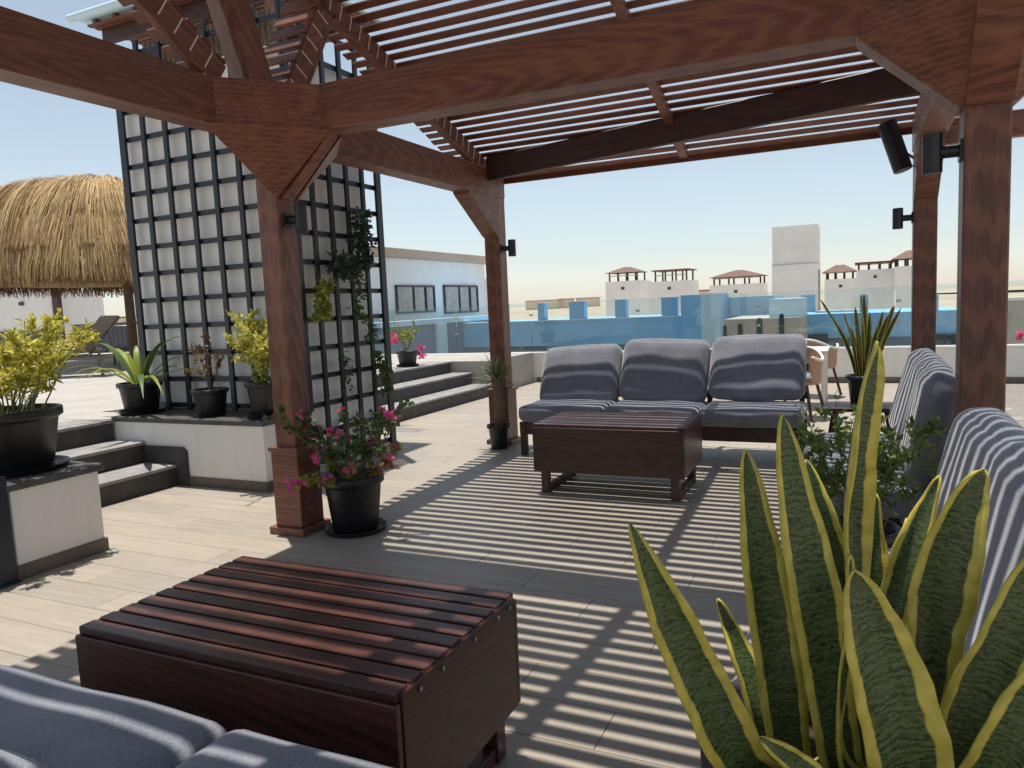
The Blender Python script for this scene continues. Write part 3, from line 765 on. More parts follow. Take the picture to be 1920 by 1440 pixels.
def bush(root, z0, stems, spread, height, nleaf, L, W, mat, stem_mat='bark', base_r=.05, sr=.006, up=.45, droop=.2, z_leaf=.25, sub=3, seed=1, flat=None):
    """branching stems carrying many small leaves"""
    random.seed(seed); mb = MB(); lf = MB(); tips = []
    for i in range(stems):
        a = 2 * math.pi * (i + random.random() * .7) / stems; b = Vector((math.cos(a), math.sin(a), 0))
        p = b * base_r * random.random() + Vector((0, 0, z0 - .02)); hh = height * random.uniform(.62, 1.05); out = spread * random.uniform(.35, 1.0)
        pts = [p.copy()]
        for k in range(1, 7):
            t = k / 6; pts.append(p + b * out * t ** 1.3 + Vector((0, 0, hh * t)) + rv(.012))
        mb.tube(pts, sr, sr * .35, 5)
        def dress(pts, cnt):
            for _ in range(cnt):
                t = z_leaf + (1 - z_leaf) * random.random() ** .8; q = t * (len(pts) - 1); k = min(int(q), len(pts) - 2)
                c = pts[k].lerp(pts[k + 1], q - k); d = (rv() + Vector((0, 0, up))).normalized()
                lf.leaf(c + rv(.008), d, rv(), L * random.uniform(.6, 1.15), W * random.uniform(.7, 1.1), droop * random.random())
        per = nleaf // (stems * (sub + 1)); dress(pts, per)
        for s_ in range(sub):
            k = random.randint(2, 5); st_ = pts[k]; d = (b * random.uniform(.1, .8) + rv(.8) + Vector((0, 0, .9))).normalized(); ln = height * random.uniform(.18, .36)
            sp = [st_ + d * ln * j / 3 + rv(.008) for j in range(4)]; sp[0] = st_.copy(); mb.tube(sp, sr * .5, sr * .2, 4); dress(sp, per); tips.append(sp[-1])
        tips.append(pts[-1])
    mb.build('stems', stem_mat, root, world=False); lf.build('foliage', mat, root, world=False)
    return tips
def flowers(root, pts, n, size, seed, name='blossom', jit=.03):
    random.seed(seed)
    for p in pts:
        mb = MB()
        for _ in range(n):
            c = p + rv(jit)
            for k in range(3):
                mb.leaf(c, rv() + Vector((0, 0, .3)), rv(), size, size * .9, .1)
        mb.build(name, 'petal', root, world=False)

# large golden shrub on the planter
r = plant('potted_shrub', (-4.80, 2.80, .572), 'large yellow green shrub in a wide black pot on the planter wall')
z = pot_parts(r, .285, .36); bush(r, z, 34, .38, .58, 7200, .055, .02, 'leaf_gold', 'stem_green', .2, .006, .5, .3, .3, 4, 3)
# spider lily pot
r = plant('potted_lily', (-6.20, 4.84, .602), 'black pot of long arching green leaves at the left end of the ledge')
z = pot_parts(r, .19, .27)
random.seed(5)
for i in range(17):
    a = 2 * math.pi * i / 17 + random.uniform(-.2, .2); b = Vector((math.cos(a), math.sin(a), 0)); sd_ = Vector((-b.y, b.x, 0))
    L = random.uniform(.5, .85); el = random.uniform(.5, 1.3); w = random.uniform(.022, .034); mb = MB(); vs_ = []; fs = []
    for k in range(9):
        t = k / 8; c = b * (.03 + L * t * math.cos(el) + .10 * t * t) + Vector((0, 0, z - .02 + L * t * math.sin(el) - L * .55 * t * t * t * (1.3 - el * .6)))
        ww = w * (.5 + 1.6 * t) if t < .35 else w * (1.06) * (1 - ((t - .35) / .65) ** 2.2) + .001
        vs_ += [c - sd_ * ww + Vector((0, 0, .006)), c, c + sd_ * ww + Vector((0, 0, .006))]
    for k in range(8):
        for j in (0, 1): fs.append((k * 3 + j, k * 3 + j + 1, k * 3 + j + 4, k * 3 + j + 3))
    pydata('leaf', vs_, fs, 'leaf_lime' if i % 3 else 'leaf_green', r, smooth=True, world=False)
# small sparse plant
r = plant('potted_shrub', (-5.25, 4.80, .602), 'small sparse reddish plant in a black pot in the middle of the ledge')
z = pot_parts(r, .15, .24, False); bush(r, z, 4, .12, .55, 230, .05, .022, 'leaf_red', 'bark', .04, .006, .6, .3, .35, 3, 8)
# golden shrub behind the post
r = plant('potted_shrub', (-4.62, 4.83, .602), 'tall golden shrub in a black pot on the ledge behind the near left post')
z = pot_parts(r, .165, .29)
bush(r, z, 14, .22, .60, 2600, .05, .02, 'leaf_gold', 'stem_green', .08, .005, .5, .3, .1, 4, 11)
bush_r2 = bush(r, z, 2, .12, 1.05, 170, .05, .022, 'leaf_gold', 'stem_green', .03, .005, .5, .3, .35, 3, 13)
# bougainvillea at the foot of the near left post
r = plant('potted_bougainvillea', (-3.07, 3.94, 0), 'pink bougainvillea in a black pot at the foot of the near left post')
z = pot_parts(r, .195, .36)
tp = bush(r, z, 11, .58, .52, 760, .055, .036, 'leaf_green', 'bark', .06, .007, .5, .2, .35, 4, 17)
tp += bush(r, z, 5, .55, .16, 260, .055, .034, 'leaf_lime', 'bark', .06, .006, .2, .3, .4, 3, 18)
random.seed(3)
flowers(r, random.sample(tp, min(24, len(tp))), 5, .034, 19)
# yucca at the foot of the far left post
r = plant('potted_yucca', (-3.36, 6.76, 0), 'small yucca with a bare trunk in a black pot by the far left post')
z = pot_parts(r, .115, .25, False)
mb = MB(); mb.tube([(0, 0, z - .03), (.005, 0, z + .15), (-.005, .01, z + .30), (0, 0, z + .50)], .05, .045, 9); mb.build('trunk', 'bark', r, world=False)
random.seed(23); mb = MB()
for i in range(90):
    a = random.uniform(0, 6.28); el = random.uniform(-.25, 1.45); d = Vector((math.cos(a) * math.cos(el), math.sin(a) * math.cos(el), math.sin(el)))
    mb.leaf(Vector((0, 0, z + .42 + random.uniform(0, .10))), d, Vector((0, 0, 1)), random.uniform(.24, .36), .028, .12)
mb.build('foliage', 'leaf_yucca', r, world=False)
# bougainvillea behind the far steps
r = plant('potted_bougainvillea', onX(765, 690, -6.55), 'pink flowering plant on the upper deck above the far steps')
r.location.z = .572
z = pot_parts(r, .17, .22); tp = bush(r, z, 7, .26, .52, 420, .05, .032, 'leaf_lime', 'bark', .05, .006, .5, .2, .35, 3, 29)
flowers(r, [onX(742, 633, -6.5) - r.location, onX(788, 655, -6.4) - r.location, onX(790, 668, -6.45) - r.location, onX(735, 640, -6.5) - r.location], 10, .05, 31, jit=.05)
# leafy plant between the right hand sofas
r = plant('potted_herb', (.0, 3.58, 0), 'small leaved green plant in a dark pot between the two right hand sofas')
z = pot_parts(r, .17, .40, False); bush(r, z, 17, .30, .60, 1500, .05, .022, 'leaf_herb', 'stem_green', .09, .004, .5, .3, .2, 3, 37)
# flowers at the far right edge
r = plant('potted_bougainvillea', (2.35, 9.5, 0), 'pink flowering plant at the right edge near the glass railing')
z = pot_parts(r, .18, .34); tp = bush(r, z, 7, .3, .75, 420, .05, .032, 'leaf_green', 'bark', .05, .006, .5, .2, .35, 3, 41)
flowers(r, random.sample(tp, 9), 6, .04, 43)
flowers(r, [onY(1916, 630, 9.4) - r.location], 9, .045, 44, jit=.04)
# ---- climbers and hanging pots on the trellis
def vine(pts, n, L, W, mat, label, width=.06, seed=1, potm=None):
    random.seed(seed); P = [onX(x, y, -4.33) for x, y in pts]
    r = empty('climbing_plant', P[0], label, 'hanging plant', 'plants hanging on the trellis'); Q = [p - r.location for p in P]
    mb = MB(); mb.tube(Q, .006, .003, 5); mb.build('stem', 'stem_green', r, world=False); lf = MB()
    for _ in range(n):
        q = random.random() * (len(Q) - 1); k = min(int(q), len(Q) - 2); c = Q[k].lerp(Q[k + 1], q - k) + Vector((random.uniform(-.02, width), random.uniform(-width, width) * 1.3, random.uniform(-.04, .04)))
        lf.leaf(c, rv() + Vector((.4, 0, -.5)), rv(), L * random.uniform(.6, 1.1), W, .3)
    lf.build('foliage', mat, r, world=False)
    if potm:
        pc = onX(*potm, -4.31) - r.location; v, f = lathe([(.05, -.08), (.075, .06), (.085, .062), (.085, .085), (.07, .085), (.06, .06)], 20); pydata('pot', v, f, 'black_plastic', r, pc, world=False)
        mb = MB(); mb.tube([pc + Vector((-.085, 0, .07)), pc + Vector((-.085, 0, .14)), pc + Vector((-.05, 0, .12))], .005); mb.build('hook', 'metal_black', r, world=False)
    return r
vine([(672, 395), (668, 430), (676, 470), (668, 505)], 520, .06, .034, 'leaf_dark', 'dense dark climbing plant high on the right face of the trellis', .09, 51)
vine([(640, 478), (628, 495), (650, 515)], 220, .10, .03, 'leaf_dark', 'dark leafy plant in a small black pot hung on the trellis', .09, 52, (640, 498))
vine([(668, 505), (672, 540), (668, 580), (690, 610), (692, 640)], 260, .05, .026, 'leaf_green', 'pale green trailing stems below the dark climber on the trellis', .05, 53)
vine([(605, 530), (600, 560), (598, 598)], 300, .055, .036, 'leaf_lime', 'bright lime trailing plant on the trellis just right of the near post', .07, 54)
vine([(705, 660), (716, 690), (722, 735)], 240, .055, .034, 'leaf_green', 'green trailing plant low on the right edge of the trellis', .06, 55)
vine([(640, 660), (648, 690), (652, 725)], 70, .05, .024, 'leaf_dark', 'thin dark trailing plant in the lower middle of the trellis', .04, 56)

# ---- snake plants: every blade its own strip with UVs for the margin and bands
def blade(root, pts, wmax, face, tipk=.45, cup=.25, twist=0.0, name='leaf'):
    """pts: centre line (local); face: direction the blade's upper side looks at"""
    Pn = [Vector(p) for p in pts]; n = 22; C = []
    def cat(t):
        q = t * (len(Pn) - 1); k = min(int(q), len(Pn) - 2); u = q - k
        a = Pn[max(k - 1, 0)]; b = Pn[k]; c = Pn[k + 1]; d = Pn[min(k + 2, len(Pn) - 1)]
        return .5 * ((2 * b) + (c - a) * u + (2 * a - 5 * b + 4 * c - d) * u * u + (3 * b - a - 3 * c + d) * u ** 3)
    C = [cat(i / n) for i in range(n + 1)]
    bm = bmesh.new(); uvl = bm.loops.layers.uv.new("UVMap"); grid = []; length = sum((C[i + 1] - C[i]).length for i in range(n))
    for i in range(n + 1):
        t = i / n; d = (C[min(i + 1, n)] - C[max(i - 1, 0)]).normalized()
        f = Vector(face); f = (f - d * f.dot(d)).normalized(); s_ = d.cross(f)
        ang = twist * t + .08 * math.sin(t * 9 + wmax * 100); s2 = s_ * math.cos(ang) + f * math.sin(ang); f2 = s2.cross(d)
        w = wmax * (.62 + .38 * min(1, t / .5)) if t < .5 else wmax
        if t > 1 - tipk: w *= max(.0, 1 - ((t - 1 + tipk) / tipk) ** 2.0) ** .8
        w = max(w * (1 + .05 * math.sin(i * .8 + wmax * 777) + .03 * math.sin(i * 1.9 + wmax * 123)), .0008); row = []
        for j in range(7):
            u = j / 6; e = (u - .5) * 2
            row.append(bm.verts.new(C[i] + s2 * e * w / 2 + f2 * (cup * w * (e * e) * .5) + f2 * .0045 * math.sin(i * .75 + (2 if e > 0 else 0) + wmax * 300) * abs(e) ** 2))
        grid.append(row)
    for i in range(n):
        for j in range(6):
            fc = bm.faces.new((grid[i][j], grid[i][j + 1], grid[i + 1][j + 1], grid[i + 1][j])); fc.smooth = True
            for lp, (a, b) in zip(fc.loops, ((i, j), (i, j + 1), (i + 1, j + 1), (i + 1, j))): lp[uvl].uv = (b / 6, a / n * length * 6.0)
    me = bpy.data.meshes.new('leaf'); bm.to_mesh(me); bm.free()
    o = obj(name, me, 'snake', root, world=False); m = o.modifiers.new('thick', 'SOLIDIFY'); m.thickness = .0035; m.offset = 0
    return o
SP = Vector((.02, 1.16, 0))
r = plant('snake_plant', SP, 'large snake plant with yellow edged leaves in the right foreground')
v, f = lathe([(.15, 0), (.155, .01), (.225, .68), (.25, .69), (.25, .775), (.24, .785), (.226, .775), (.218, .70)], 40); pt_ = pydata('pot', v, f, simple('plum_pot', (.03, .025, .04), .5, .2, 10, .05), r, world=False)
for pl in pt_.data.polygons: pl.use_smooth = len(pl.vertices) == 4
v, f = lathe([(.219, .70), (.21, .715), (.1, .72), (.02, .722)], 30); pydata('soil', v, f, 'soil', r, world=False)
toc = -CF
def pb(pix, wpx, bx, by, face=None, twist=0, tipk=.45, cup=.25):
    """pix: (x, y, depth) points from the top down; the blade starts in the soil at (bx, by)"""
    top = [atD(x, y, D) - SP for x, y, D in pix]; Dm = sum(p[2] for p in pix) / len(pix)
    blade(r, [Vector((bx, by, .705))] + top[::-1], wpx * Dm / FPX, face or toc, tipk, cup, twist)
pb([(1181, 983, 1.00), (1245, 1130, 1.01), (1320, 1290, 1.03), (1400, 1440, 1.06)], 112, -.10, -.02, tipk=.75, cup=.5)
pb([(1396, 842, 1.14), (1415, 960, 1.14), (1440, 1130, 1.14), (1468, 1320, 1.14), (1490, 1450, 1.15)], 92, -.06, .05, tipk=.6)
pb([(1465, 776, 1.08), (1490, 920, 1.08), (1525, 1100, 1.08), (1555, 1290, 1.09), (1580, 1440, 1.10)], 98, -.02, .02, tipk=.55, cup=.1)
pb([(1512, 862, 1.24), (1535, 960, 1.23), (1565, 1080, 1.22), (1590, 1300, 1.2)], 72, .0, .10, tipk=.6)
pb([(1642, 640, 1.10), (1620, 730, 1.10), (1598, 850, 1.11), (1588, 960, 1.12), (1592, 1120, 1.13), (1600, 1330, 1.13)], 92, .0, .06, face=toc + CR * .55, twist=-.3, tipk=.4, cup=.6)
pb([(1640, 925, 1.20), (1632, 1010, 1.20), (1625, 1130, 1.19), (1615, 1300, 1.17)], 80, .03, .10, tipk=.7)
pb([(1700, 972, 1.26), (1690, 1060, 1.25), (1675, 1180, 1.22), (1650, 1330, 1.2)], 66, .06, .12, tipk=.8)
pb([(1763, 892, 1.16), (1735, 960, 1.17), (1700, 1060, 1.17), (1672, 1170, 1.17), (1650, 1320, 1.16)], 62, .05, .08, face=toc - CR * .9, tipk=.6, cup=.5)
pb([(1846, 880, 1.05), (1805, 950, 1.06), (1765, 1080, 1.07), (1740, 1220, 1.08), (1715, 1420, 1.09)], 112, .07, .03, tipk=.5, cup=.5, twist=.2)
pb([(1822, 985, 1.28), (1815, 1060, 1.27), (1790, 1160, 1.25), (1740, 1320, 1.2)], 55, .10, .10, tipk=.7)
pb([(1965, 1000, .98), (1915, 1120, .99), (1850, 1260, 1.01), (1790, 1400, 1.04)], 135, .10, .0, tipk=.5, cup=.4)
pb([(1600, 1068, .96), (1625, 1160, .96), (1660, 1290, .97), (1700, 1430, .98), (1715, 1520, 1.0)], 165, .03, -.07, tipk=.62, cup=.35)
pb([(1345, 1122, 1.22), (1375, 1190, 1.21), (1415, 1290, 1.18), (1455, 1420, 1.15)], 60, -.09, .06, tipk=.8)
pb([(2010, 1180, .90), (1940, 1310, .92), (1870, 1430, .95), (1800, 1540, 1.0)], 110, .13, -.04, face=toc - CR * .5, tipk=.5, cup=.5)
pb([(1425, 1385, .93), (1480, 1420, .94), (1540, 1475, .96)], 60, -.03, -.09, tipk=.8)
pb([(1592, 1040, 1.05), (1590, 1120, 1.05), (1578, 1260, 1.06), (1570, 1420, 1.07)], 40, .0, .0, tipk=.8, face=toc + CR, cup=.6)
# far snake plant on the stand
FS = Vector((.04, 6.93, .476))
r2 = plant('snake_plant', FS, 'dark snake plant in a black pot on the stand beside the far right post')
z = pot_parts(r2, .135, .26, False)
random.seed(61)
for i in range(15):
    a = 2 * math.pi * i / 15 + random.uniform(-.2, .2); b = Vector((math.cos(a), math.sin(a), 0)); L = random.uniform(.45, .78); o_ = random.uniform(.05, .42)
    p0 = b * .05 + Vector((0, 0, z - .02))
    blade(r2, [p0, p0 + b * o_ * .35 * L + Vector((0, 0, L * .45)), p0 + b * o_ * L * 1.0 + Vector((0, 0, L * .95))], random.uniform(.045, .06), (-b * .5 - CF * .8), .6, .4, random.uniform(-.3, .3))

# ================================================================== UPPER DECK, LEFT
TC = atD(238, 522, 17.0); TR, TH = 3.3, 1.98
um = empty('thatched_umbrella', (TC.x, TC.y, .57), 'big round straw thatched sunshade on the upper deck at left', 'thatched umbrella')
ez = TC.z - .57
prf = lambda q: ez + TH * (1 - min(1, q) ** 6.0)
vs_, fs = lathe([(TR * q * .985, prf(q) - .06) for q in (1.0, .985, .96, .92, .86, .75, .6, .4, .2, .03)], 40)
pydata('thatch_core', vs_, fs, 'straw_base', um, world=False, smooth=True)
random.seed(71); mb = MB()
for i in range(34000):
    a = random.uniform(0, 6.283); lay = random.random()
    q0 = random.uniform(.1, .8) if lay < .25 else (random.uniform(.6, .97) if lay < .6 else random.uniform(.88, .999))
    ln = random.uniform(.35, .8); b = Vector((math.cos(a), math.sin(a), 0)); sd_ = Vector((-b.y, b.x, 0)); w = random.uniform(.004, .0095)
    q = q0; pts = []; tuft = abs(math.sin(a * 9 + 1.3 * math.sin(a * 4))); lump = .10 * tuft + .03 * math.sin(a * 31); st_ = ln / 4; jit = random.uniform(-.03, .04); sw = random.uniform(-.05, .05) + .06 * math.cos(a * 9)
    z_ = prf(q) + lump * .5
    for k in range(5):
        pts.append(b * (TR * q + jit * .6 + .01 + lump * .6 * min(1, q)) + sd_ * (sw * k / 4) + Vector((0, 0, z_ + jit)))
        if q < .999:
            slope = 6 * TH * q ** 5 / TR; dq = st_ / TR / math.sqrt(1 + slope * slope); q = min(1.0, q + max(dq, .0012)); z_ = (prf(q) + lump * .5 if q < .985 else z_ - st_ * .95)
        else: z_ -= st_ * .8
    if pts[-1].z < ez - .30 + .1 * tuft: continue
    o = len(mb.v)
    for k, p in enumerate(pts):
        ww = w * (1 - .5 * k / 4); mb.v += [tuple(p - sd_ * ww), tuple(p + sd_ * ww)]
    for k in range(4): mb.f.append((o + 2 * k, o + 2 * k + 1, o + 2 * k + 3, o + 2 * k + 2))
# matted browner fringe band round the eave
fr = MB()
for i in range(9000):
    a = random.uniform(0, 6.283); b = Vector((math.cos(a), math.sin(a), 0)); sd_ = Vector((-b.y, b.x, 0)); w = random.uniform(.004, .009)
    z0 = ez + random.uniform(-.05, .52); ln = random.uniform(.2, .42); r0 = TR * .985 + random.uniform(-.02, .03); sw = random.uniform(-.06, .06)
    if z0 - ln < ez - .33: continue
    o = len(fr.v)
    for k in range(3):
        p = b * (r0 - .03 * k) + sd_ * sw * k / 2 + Vector((0, 0, z0 - ln * k / 2)); fr.v += [tuple(p - sd_ * w), tuple(p + sd_ * w)]
    for k in range(2): fr.f.append((o + 2 * k, o + 2 * k + 1, o + 2 * k + 3, o + 2 * k + 2))
fo = fr.build('fringe', 'straw_dark', um, world=False); fo["kind"] = "stuff"
st_o = mb.build('straw', 'straw', um, world=False); st_o["kind"] = "stuff"
mb = MB(); mb.tube([(0, 0, 0), (0, 0, ez + TH * .9)], .11, .09, 12); mb.build('pole', 'bark', um, world=False)
for k in range(8):
    a = k * math.pi / 4; mb = MB(); mb.tube([(0, 0, ez + TH * .55), (TR * .93 * math.cos(a), TR * .93 * math.sin(a), ez + .05)], .04, n=6); mb.build('rafter', 'bark', um, world=False)
# gable roof and grey wall far behind the thatch
def pxbox(name, x0, x1, y0, y1, Y, depth, mat, parent, bev=0.0):
    """box whose -Y face at distance Y fills a pixel rectangle (y0 top, y1 bottom; y1=None reaches the ground)"""
    a = onY(x0, y0, Y); b = onY(x1, y0, Y); zt = (a.z + b.z) / 2
    zb = (-9 if Y < 900 else -10) if y1 is None else (onY(x0, y1, Y).z + onY(x1, y1, Y).z) / 2
    return box(name, (a.x, Y, zb), (b.x, Y + depth, zt), mat, parent, bev)
hu = empty('deck_house', onY(40, 600, 21), 'grey walled bar house with dark post under the thatch at far left', 'house')
hu.location.z = .57
pxbox('wall', -60, 93, 548, 640, 21, 2.5, 'plaster', hu)
pxbox('post', 95, 106, 545, 640, 20.8, .18, 'wood_dark', hu)
pxbox('base_board', -60, 93, 622, 650, 20.9, .08, 'frame_dark', hu)
pxbox('wall_fitting', 34, 41, 566, 573, 20.9, .06, 'frame_dark', hu)
rf = empty('far_roof', onY(20, 380, 26), 'small brown red gable roof rising behind the thatch at far left', 'house'); rf.location.z = .57
q0 = onY(-70, 385, 26); q1 = onY(58, 372, 26); qa = onY(12, 350, 26)
bm = bmesh.new(); L0 = [bm.verts.new(Vector(p) - Vector(rf.location)) for p in (q0, q1, qa + Vector((-1.4, 0, .25)), (q0.x, 26, q0.z))][:3]
L1 = [bm.verts.new(v.co + Vector((0, 3, 0))) for v in L0]
bm.faces.new(L0); bm.faces.new(L1[::-1])
for i in range(3): bm.faces.new((L0[i], L0[(i + 1) % 3], L1[(i + 1) % 3], L1[i]))
frombm('roof', bm, 'roof_red', rf, world=False)
pxbox('roof_board', -70, 58, 379, 389, 25.95, 3.1, 'wood_dark', rf)
pxbox('wall', -70, 10, 390, 640, 26.2, 2.6, 'plaster_far', rf)
# dark slatted screen, loungers
scn = empty('deck_screen', onY(200, 640, 19), 'low dark slatted screen on the upper deck beside the trellis', 'screen'); scn.location.z = .57
for i in range(14):
    x = 138 + i * 8.2; pxbox('slat', x, x + 6.6, 611, 662, 19, .04, 'frame_dark', scn)
pxbox('rail', 136, 254, 606, 611, 18.98, .08, 'frame_dark', scn); pxbox('rail', 136, 254, 662, 668, 18.98, .08, 'frame_dark', scn)
def lounger(loc, rz, label):
    t = empty('sun_lounger', loc, label, 'sun lounger', 'grey loungers on the upper deck', rz)
    for y in (-.32, .32):
        beam('side_rail', (-1.0, y, .33), (.95, y, .33), .04, .06, 'wicker_grey', t, .004, world=False)
        for x in (-.85, .75): beam('leg', (x, y, 0), (x, y, .30), .045, .045, 'wicker_grey', t, .003, up=(0, 1, 0), world=False)
        beam('back_rail', (.25, y * .97, .37), (.83, y * .97, 1.02), .035, .05, 'wicker_grey', t, .003, world=False)
        beam('strut', (.72, y * .9, .36), (.62, y * .9, .77), .025, .025, 'wicker_grey', t, .002, world=False)
    beam('seat_sling', (-.98, 0, .372), (.24, 0, .372), .60, .02, 'wicker_grey', t, .004, world=False)
    beam('back_sling', (.26, 0, .405), (.82, 0, 1.035), .58, .02, 'wicker_grey', t, .004, world=False)
    return t
lp = onZ(128, 707, .571)
lounger((lp.x, lp.y, .571), R_(28), 'grey sun lounger with raised back behind the largest shrub')
lounger((lp.x - 1.2, lp.y + 2.6, .571), R_(28), 'second grey sun lounger further back on the upper deck')

# ================================================================== BUILDINGS BEYOND THE RAILING
# white house with two windows, its wall receding towards the right
WX = -15.0
wh = empty('white_house', (WX, 24, -9), 'white house with tan roof edge and two curtained windows beyond the steps', 'house')
ya, yb = onX(640, 560, WX).y, onX(911, 560, WX).y
zt = onX(815, 489, WX).z
box('wall', (WX - 6, ya, -9), (WX, yb, zt), 'plaster_far', wh)
box('wall', (WX - 6, yb + .002, -9), (WX - .5, yb + 1.6, onX(905, 520, WX).z), 'tower_wall', wh)
rt = box('roof_edge', (WX - 6.3, ya - .3, zt + .002), (WX + .35, yb + .3, zt + .32), 'tan', wh, .02)
for (x0, x1) in ((741, 813), (831, 894)):
    y0, y1 = onX(x0, 560, WX).y, onX(x1, 560, WX).y; z0, z1 = onX((x0 + x1) / 2, 587, WX).z, onX((x0 + x1) / 2, 535, WX).z
    w = box('window', (WX + .002, y0, z0), (WX + .03, y1, z1), 'window', wh)
    f = MB(); t_ = .07
    for (a, b) in ((y0, y0 + t_), (y1 - t_, y1), (y0 + (y1 - y0) * .42, y0 + (y1 - y0) * .42 + t_), (y0 + (y1 - y0) * .74, y0 + (y1 - y0) * .74 + t_)): f.cbox((WX + .03, a, z0), (WX + .09, b, z1))
    f.cbox((WX + .03, y0, z1 - t_), (WX + .088, y1, z1)); f.cbox((WX + .03, y0, z0), (WX + .088, y1, z0 + t_))
    f.build('frame', 'frame_dark', w)
    for (a, b) in ((.05, .41), (.45, .72), (.80, .96)): box('curtain', (WX + .031, y0 + (y1 - y0) * a, z0 + .06), (WX + .045, y0 + (y1 - y0) * b, z1 - .06), 'curtain', w, .0)
# blue grey terrace wall in front of the white house
GX = -13.2
gw = empty('terrace_wall', (GX, 22, -9), 'dark grey blue wall with pale blue trim below the white house windows', 'wall')
g0, g1 = onX(600, 620, GX).y, onX(922, 620, GX).y; gz = onX(830, 606, GX).z
box('wall', (GX - .3, g0, -9), (GX, g1, gz), 'grey_blue', gw); box('trim', (GX - .34, g0, gz + .001), (GX + .06, g1, gz + .17), 'blue_pale', gw)
gy = onX(825, 620, GX).y; box('pier', (GX + .002, gy - .32, -9), (GX + .10, gy + .32, gz - .002), 'blue_pale', gw)
# blue battlemented building
BY = 24.0
bb = empty('blue_building', (-8, BY, -9), 'bright blue building with battlements seen through the glass railing', 'building')
def bz(x, y, Y=BY): return onY(x, y, Y)
xL, xR = bz(812, 600).x, bz(1312, 600).x; zg = bz(1160, 598).z
box('wall', (xL, BY, .02), (xR, BY + 5, zg), 'blue', bb)
box('coping', (xL, BY - .04, zg + .001), (xR, BY + .35, zg + .05), 'blue_pale', bb)
for (x0, x1) in ((936, 948), (1008, 1020), (1067, 1095), (1153, 1173), (1240, 1268)):
    a, b = bz(x0, 580).x, bz(x1, 580).x; mt = box('merlon', (a, BY + .002, zg + .051), (b, BY + .34, zg + .62), 'blue', bb)
    box('merlon_cap', (a - .03, BY - .03, zg + .621), (b + .03, BY + .37, zg + .66), 'blue_pale', bb)
box('lower_wall', (xL, BY + .12, -9), (xR, BY + 4.9, .018), 'grey_blue', bb)
for (x0, x1) in ((931, 972), (980, 1022), (1090, 1130)):
    w = box('window', (bz(x0, 650).x, BY + .07, bz(x0, 656).z), (bz(x1, 650).x, BY + .12, bz(x0, 637).z), 'window', bb)
pxbox('pier', 1276, 1314, 553, None, BY - .8, 1.2, 'blue', bb); pxbox('pier', 1314, 1350, 550, None, BY - 1.2, 1.6, 'blue_pale', bb)
pxbox('wing_wall', 1350, 1450, 556, None, BY + .4, 4, 'blue_pale', bb)
# right hand blue wing
rb = empty('blue_wing', (2, 22, -9), 'blue wing with notched roof wall right of the white tower', 'building')
pxbox('wall', 1502, 1810, 586, 632, 22, 4, 'blue', rb); pxbox('merlon', 1502, 1528, 553, 585.5, 22.01, .4, 'blue', rb); pxbox('merlon', 1612, 1628, 553, 585.5, 22.01, .4, 'blue', rb); pxbox('merlon', 1735, 1760, 553, 585.5, 22.01, .4, 'blue', rb)
pxbox('coping', 1528.5, 1611.5, 582, 585.5, 21.95, .45, 'blue_pale', rb)
pxbox('lower_wall', 1502, 1810, 632.5, None, 22.12, 3.8, 'grey_blue', rb)
for (x0, x1) in ((1512, 1552), (1755, 1778), (1782, 1805)): pxbox('window', x0, x1, 626, 645, 21.94, .05, 'window', rb)
# beige house with arched openings
bh_ = empty('beige_house', (-2, 19, -9), 'small beige house with dark arched openings below the white tower', 'house')
pxbox('wall', 1358, 1500, 597, None, 19, 3, 'beige', bh_); pxbox('wall', 1442, 1503, 560, 596, 19.4, 2, 'blue_pale', bh_)
for (x0, x1, y0, y1) in ((1356, 1362, 610, 640), (1419, 1429, 596, 640), (1461, 1470, 588, 640), (1384, 1392, 607, 640)):
    a = onY((x0 + x1) / 2, (y0 + y1) / 2, 18.97); w_ = (onY(x1, y0, 18.97).x - onY(x0, y0, 18.97).x) / 2; h_ = (onY(x0, y0, 18.97).z - onY(x0, y1, 18.97).z)
    vs_ = [(-w_, 0, -h_ / 2), (w_, 0, -h_ / 2)] + [(w_ * math.cos(t * math.pi / 8), 0, h_ / 2 - w_ + w_ * math.sin(t * math.pi / 8)) for t in range(9)]
    n = len(vs_); pydata('arched_opening', vs_ + [(x, .05, z) for x, _, z in vs_], [tuple(range(n)), tuple(range(2 * n - 1, n - 1, -1))] + [(i, (i + 1) % n, n + (i + 1) % n, n + i) for i in range(n)], 'window', bh_, a)
# grey wall at the far right
gr_ = empty('grey_wall', (6, 17, -9), 'grey rendered wall with pale cap at the far right beyond the railing', 'wall')
pxbox('wall', 1886, 2050, 562, None, 17, .3, 'beige', gr_); pxbox('cap', 1880, 2056, 555, 561.5, 16.95, .4, 'plaster_far', gr_)
# plain white tower
tw2 = empty('white_tower', onY(1490, 560, 48), 'tall plain windowless white tower on the skyline', 'tower'); tw2.location.z = -9
pxbox('wall', 1447, 1533, 495.6, None, 48, 3.2, 'plaster_far', tw2); pxbox('wall', 1447.5, 1533, 423, 494.6, 48.03, 3.1, 'plaster_far', tw2); pxbox('string_course', 1446.5, 1533.5, 494.6, 495.6, 47.96, 3.3, 'beige', tw2)
pxbox('pipe', 1534, 1538, 505, None, 48.5, .15, 'beige', tw2)
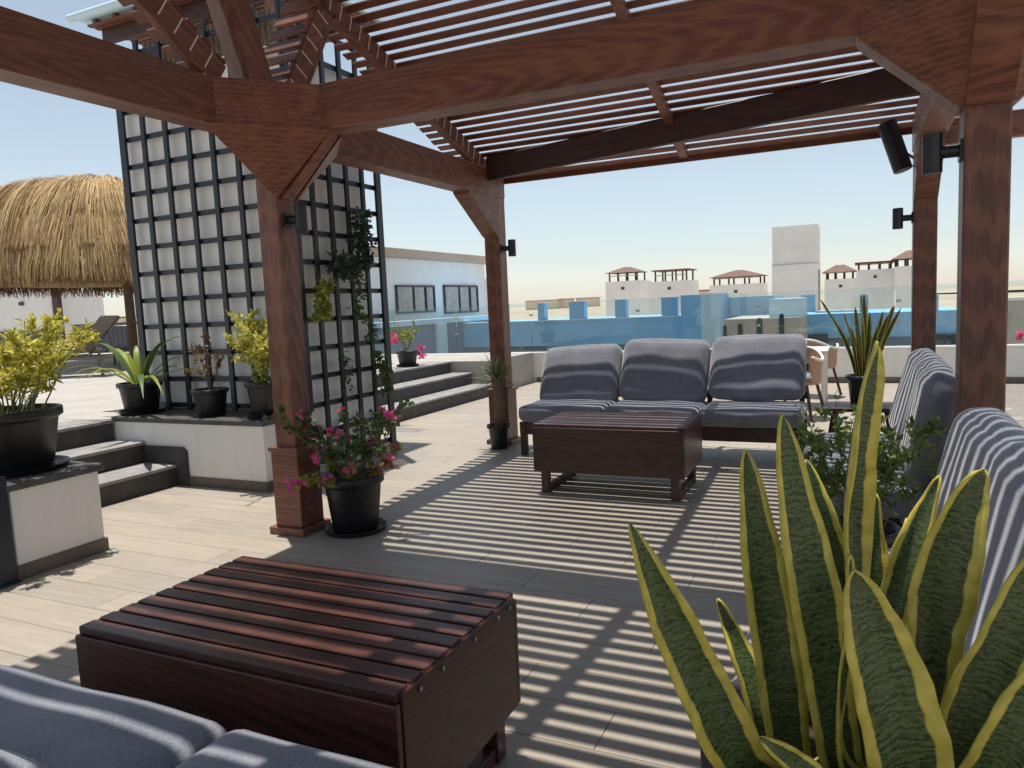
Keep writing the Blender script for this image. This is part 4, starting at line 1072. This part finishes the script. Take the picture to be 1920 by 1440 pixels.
# distant white houses with roof pergolas
def far_house(x0, x1, yt, r0, r1, yr, style, Y, label):
    t = empty('far_house', onY((x0 + x1) / 2, yt, Y), label, 'house', 'white houses with roof pergolas on the skyline'); t.location.z = -9
    pxbox('wall', x0, x1, yt, None, Y, 4, 'plaster_far', t)
    a, b = onY(r0, yr, Y), onY(r1, yr, Y); zb_ = onY((x0 + x1) / 2, yt, Y).z; zt_ = (a.z + b.z) / 2
    for fx in (0.02, .33, .66, .98):
        for yy in (.2, 2.8): box('post', (a.x + (b.x - a.x) * fx - .06, Y + yy, zb_ + .001), (a.x + (b.x - a.x) * fx + .06, Y + yy + .12, zt_ - .16), 'wood_dark', t, 0)
    box('parapet_rail', (a.x, Y + .05, zb_ + .45), (b.x, Y + .12, zb_ + .52), 'beige', t, 0)
    if style == 'hip':
        c = (a + b) / 2; hh = .55; X0, X1, Y0, Y1 = a.x - .3, b.x + .3, Y - .2, Y + 3.2; zz = zt_ - .15
        pydata('roof', [(X0, Y0, zz), (X1, Y0, zz), (X1, Y1, zz), (X0, Y1, zz), (c.x - .3, (Y0 + Y1) / 2, zz + hh), (c.x + .3, (Y0 + Y1) / 2, zz + hh)], [(0, 1, 5, 4), (1, 2, 5), (2, 3, 4, 5), (3, 0, 4), (3, 2, 1, 0)], 'roof_far', t)
    else:
        for k in range(9):
            y_ = Y - .1 + k * .4; box('roof_slat', (a.x - .2, y_, zt_ - .14), (b.x + .2, y_ + .24, zt_ - .05), 'wood_slat', t, 0)
    w = pxbox('vent', (x0 + x1) / 2 - 3, (x0 + x1) / 2 + 3, yt + 11, yt + 16, Y - .04, .05, 'frame_dark', t)
far_house(1135, 1200, 527, 1140, 1194, 508, 'hip', 66, 'leftmost distant white house with a small hipped brown roof pergola')
far_house(1217, 1292, 527, 1226, 1287, 504, 'flat', 62, 'second distant white house from left with a flat roof pergola')
far_house(1331, 1428, 533, 1336, 1427, 515, 'hip', 60, 'distant white house with long brown pergola just left of the white tower')
far_house(1546, 1606, 523, 1549, 1600, 506, 'hip', 58, 'distant white house just right of the white tower with low brown roof')
far_house(1606, 1676, 505, 1609, 1672, 489, 'flat', 55, 'distant white house with square flat pergola frame near the far right post')
far_house(1680, 1745, 498, 1682, 1745, 479, 'hip', 52, 'distant white house mostly hidden behind the far right post')
# low buildings along the horizon
random.seed(81)
for i, (x0, x1, yt) in enumerate(((985, 1040, 565), (1045, 1062, 562), (1080, 1112, 560), (1200, 1216, 548), (1290, 1330, 546), (1840, 1880, 530), (40, 140, 588), (150, 230, 598))):
    t = empty('low_building', onY((x0 + x1) / 2, yt, 1250 + i * 25), ['low tan buildings left of the skyline houses', 'small tan block on the horizon next to the long low building', 'flat brown building on the horizon left of the first white house', 'tiny tan block between the first two distant white houses', 'tan building with brown roof between distant white houses', 'low tan building on the horizon right of the nearest post', 'long low reddish building seen under the thatch', 'low reddish roofed building on the horizon next to the trellis'][i], 'building')
    t.location.z = -9
    pxbox('wall', x0, x1, yt, None, 1250 + i * 25, 40, 'tan_far', t); pxbox('roof', x0 - .5, x1 + .5, yt - 2.2, yt - .01, 1250 + i * 25 - 2, 44, 'roof_red' if i in (4, 6, 7) else 'beige', t)
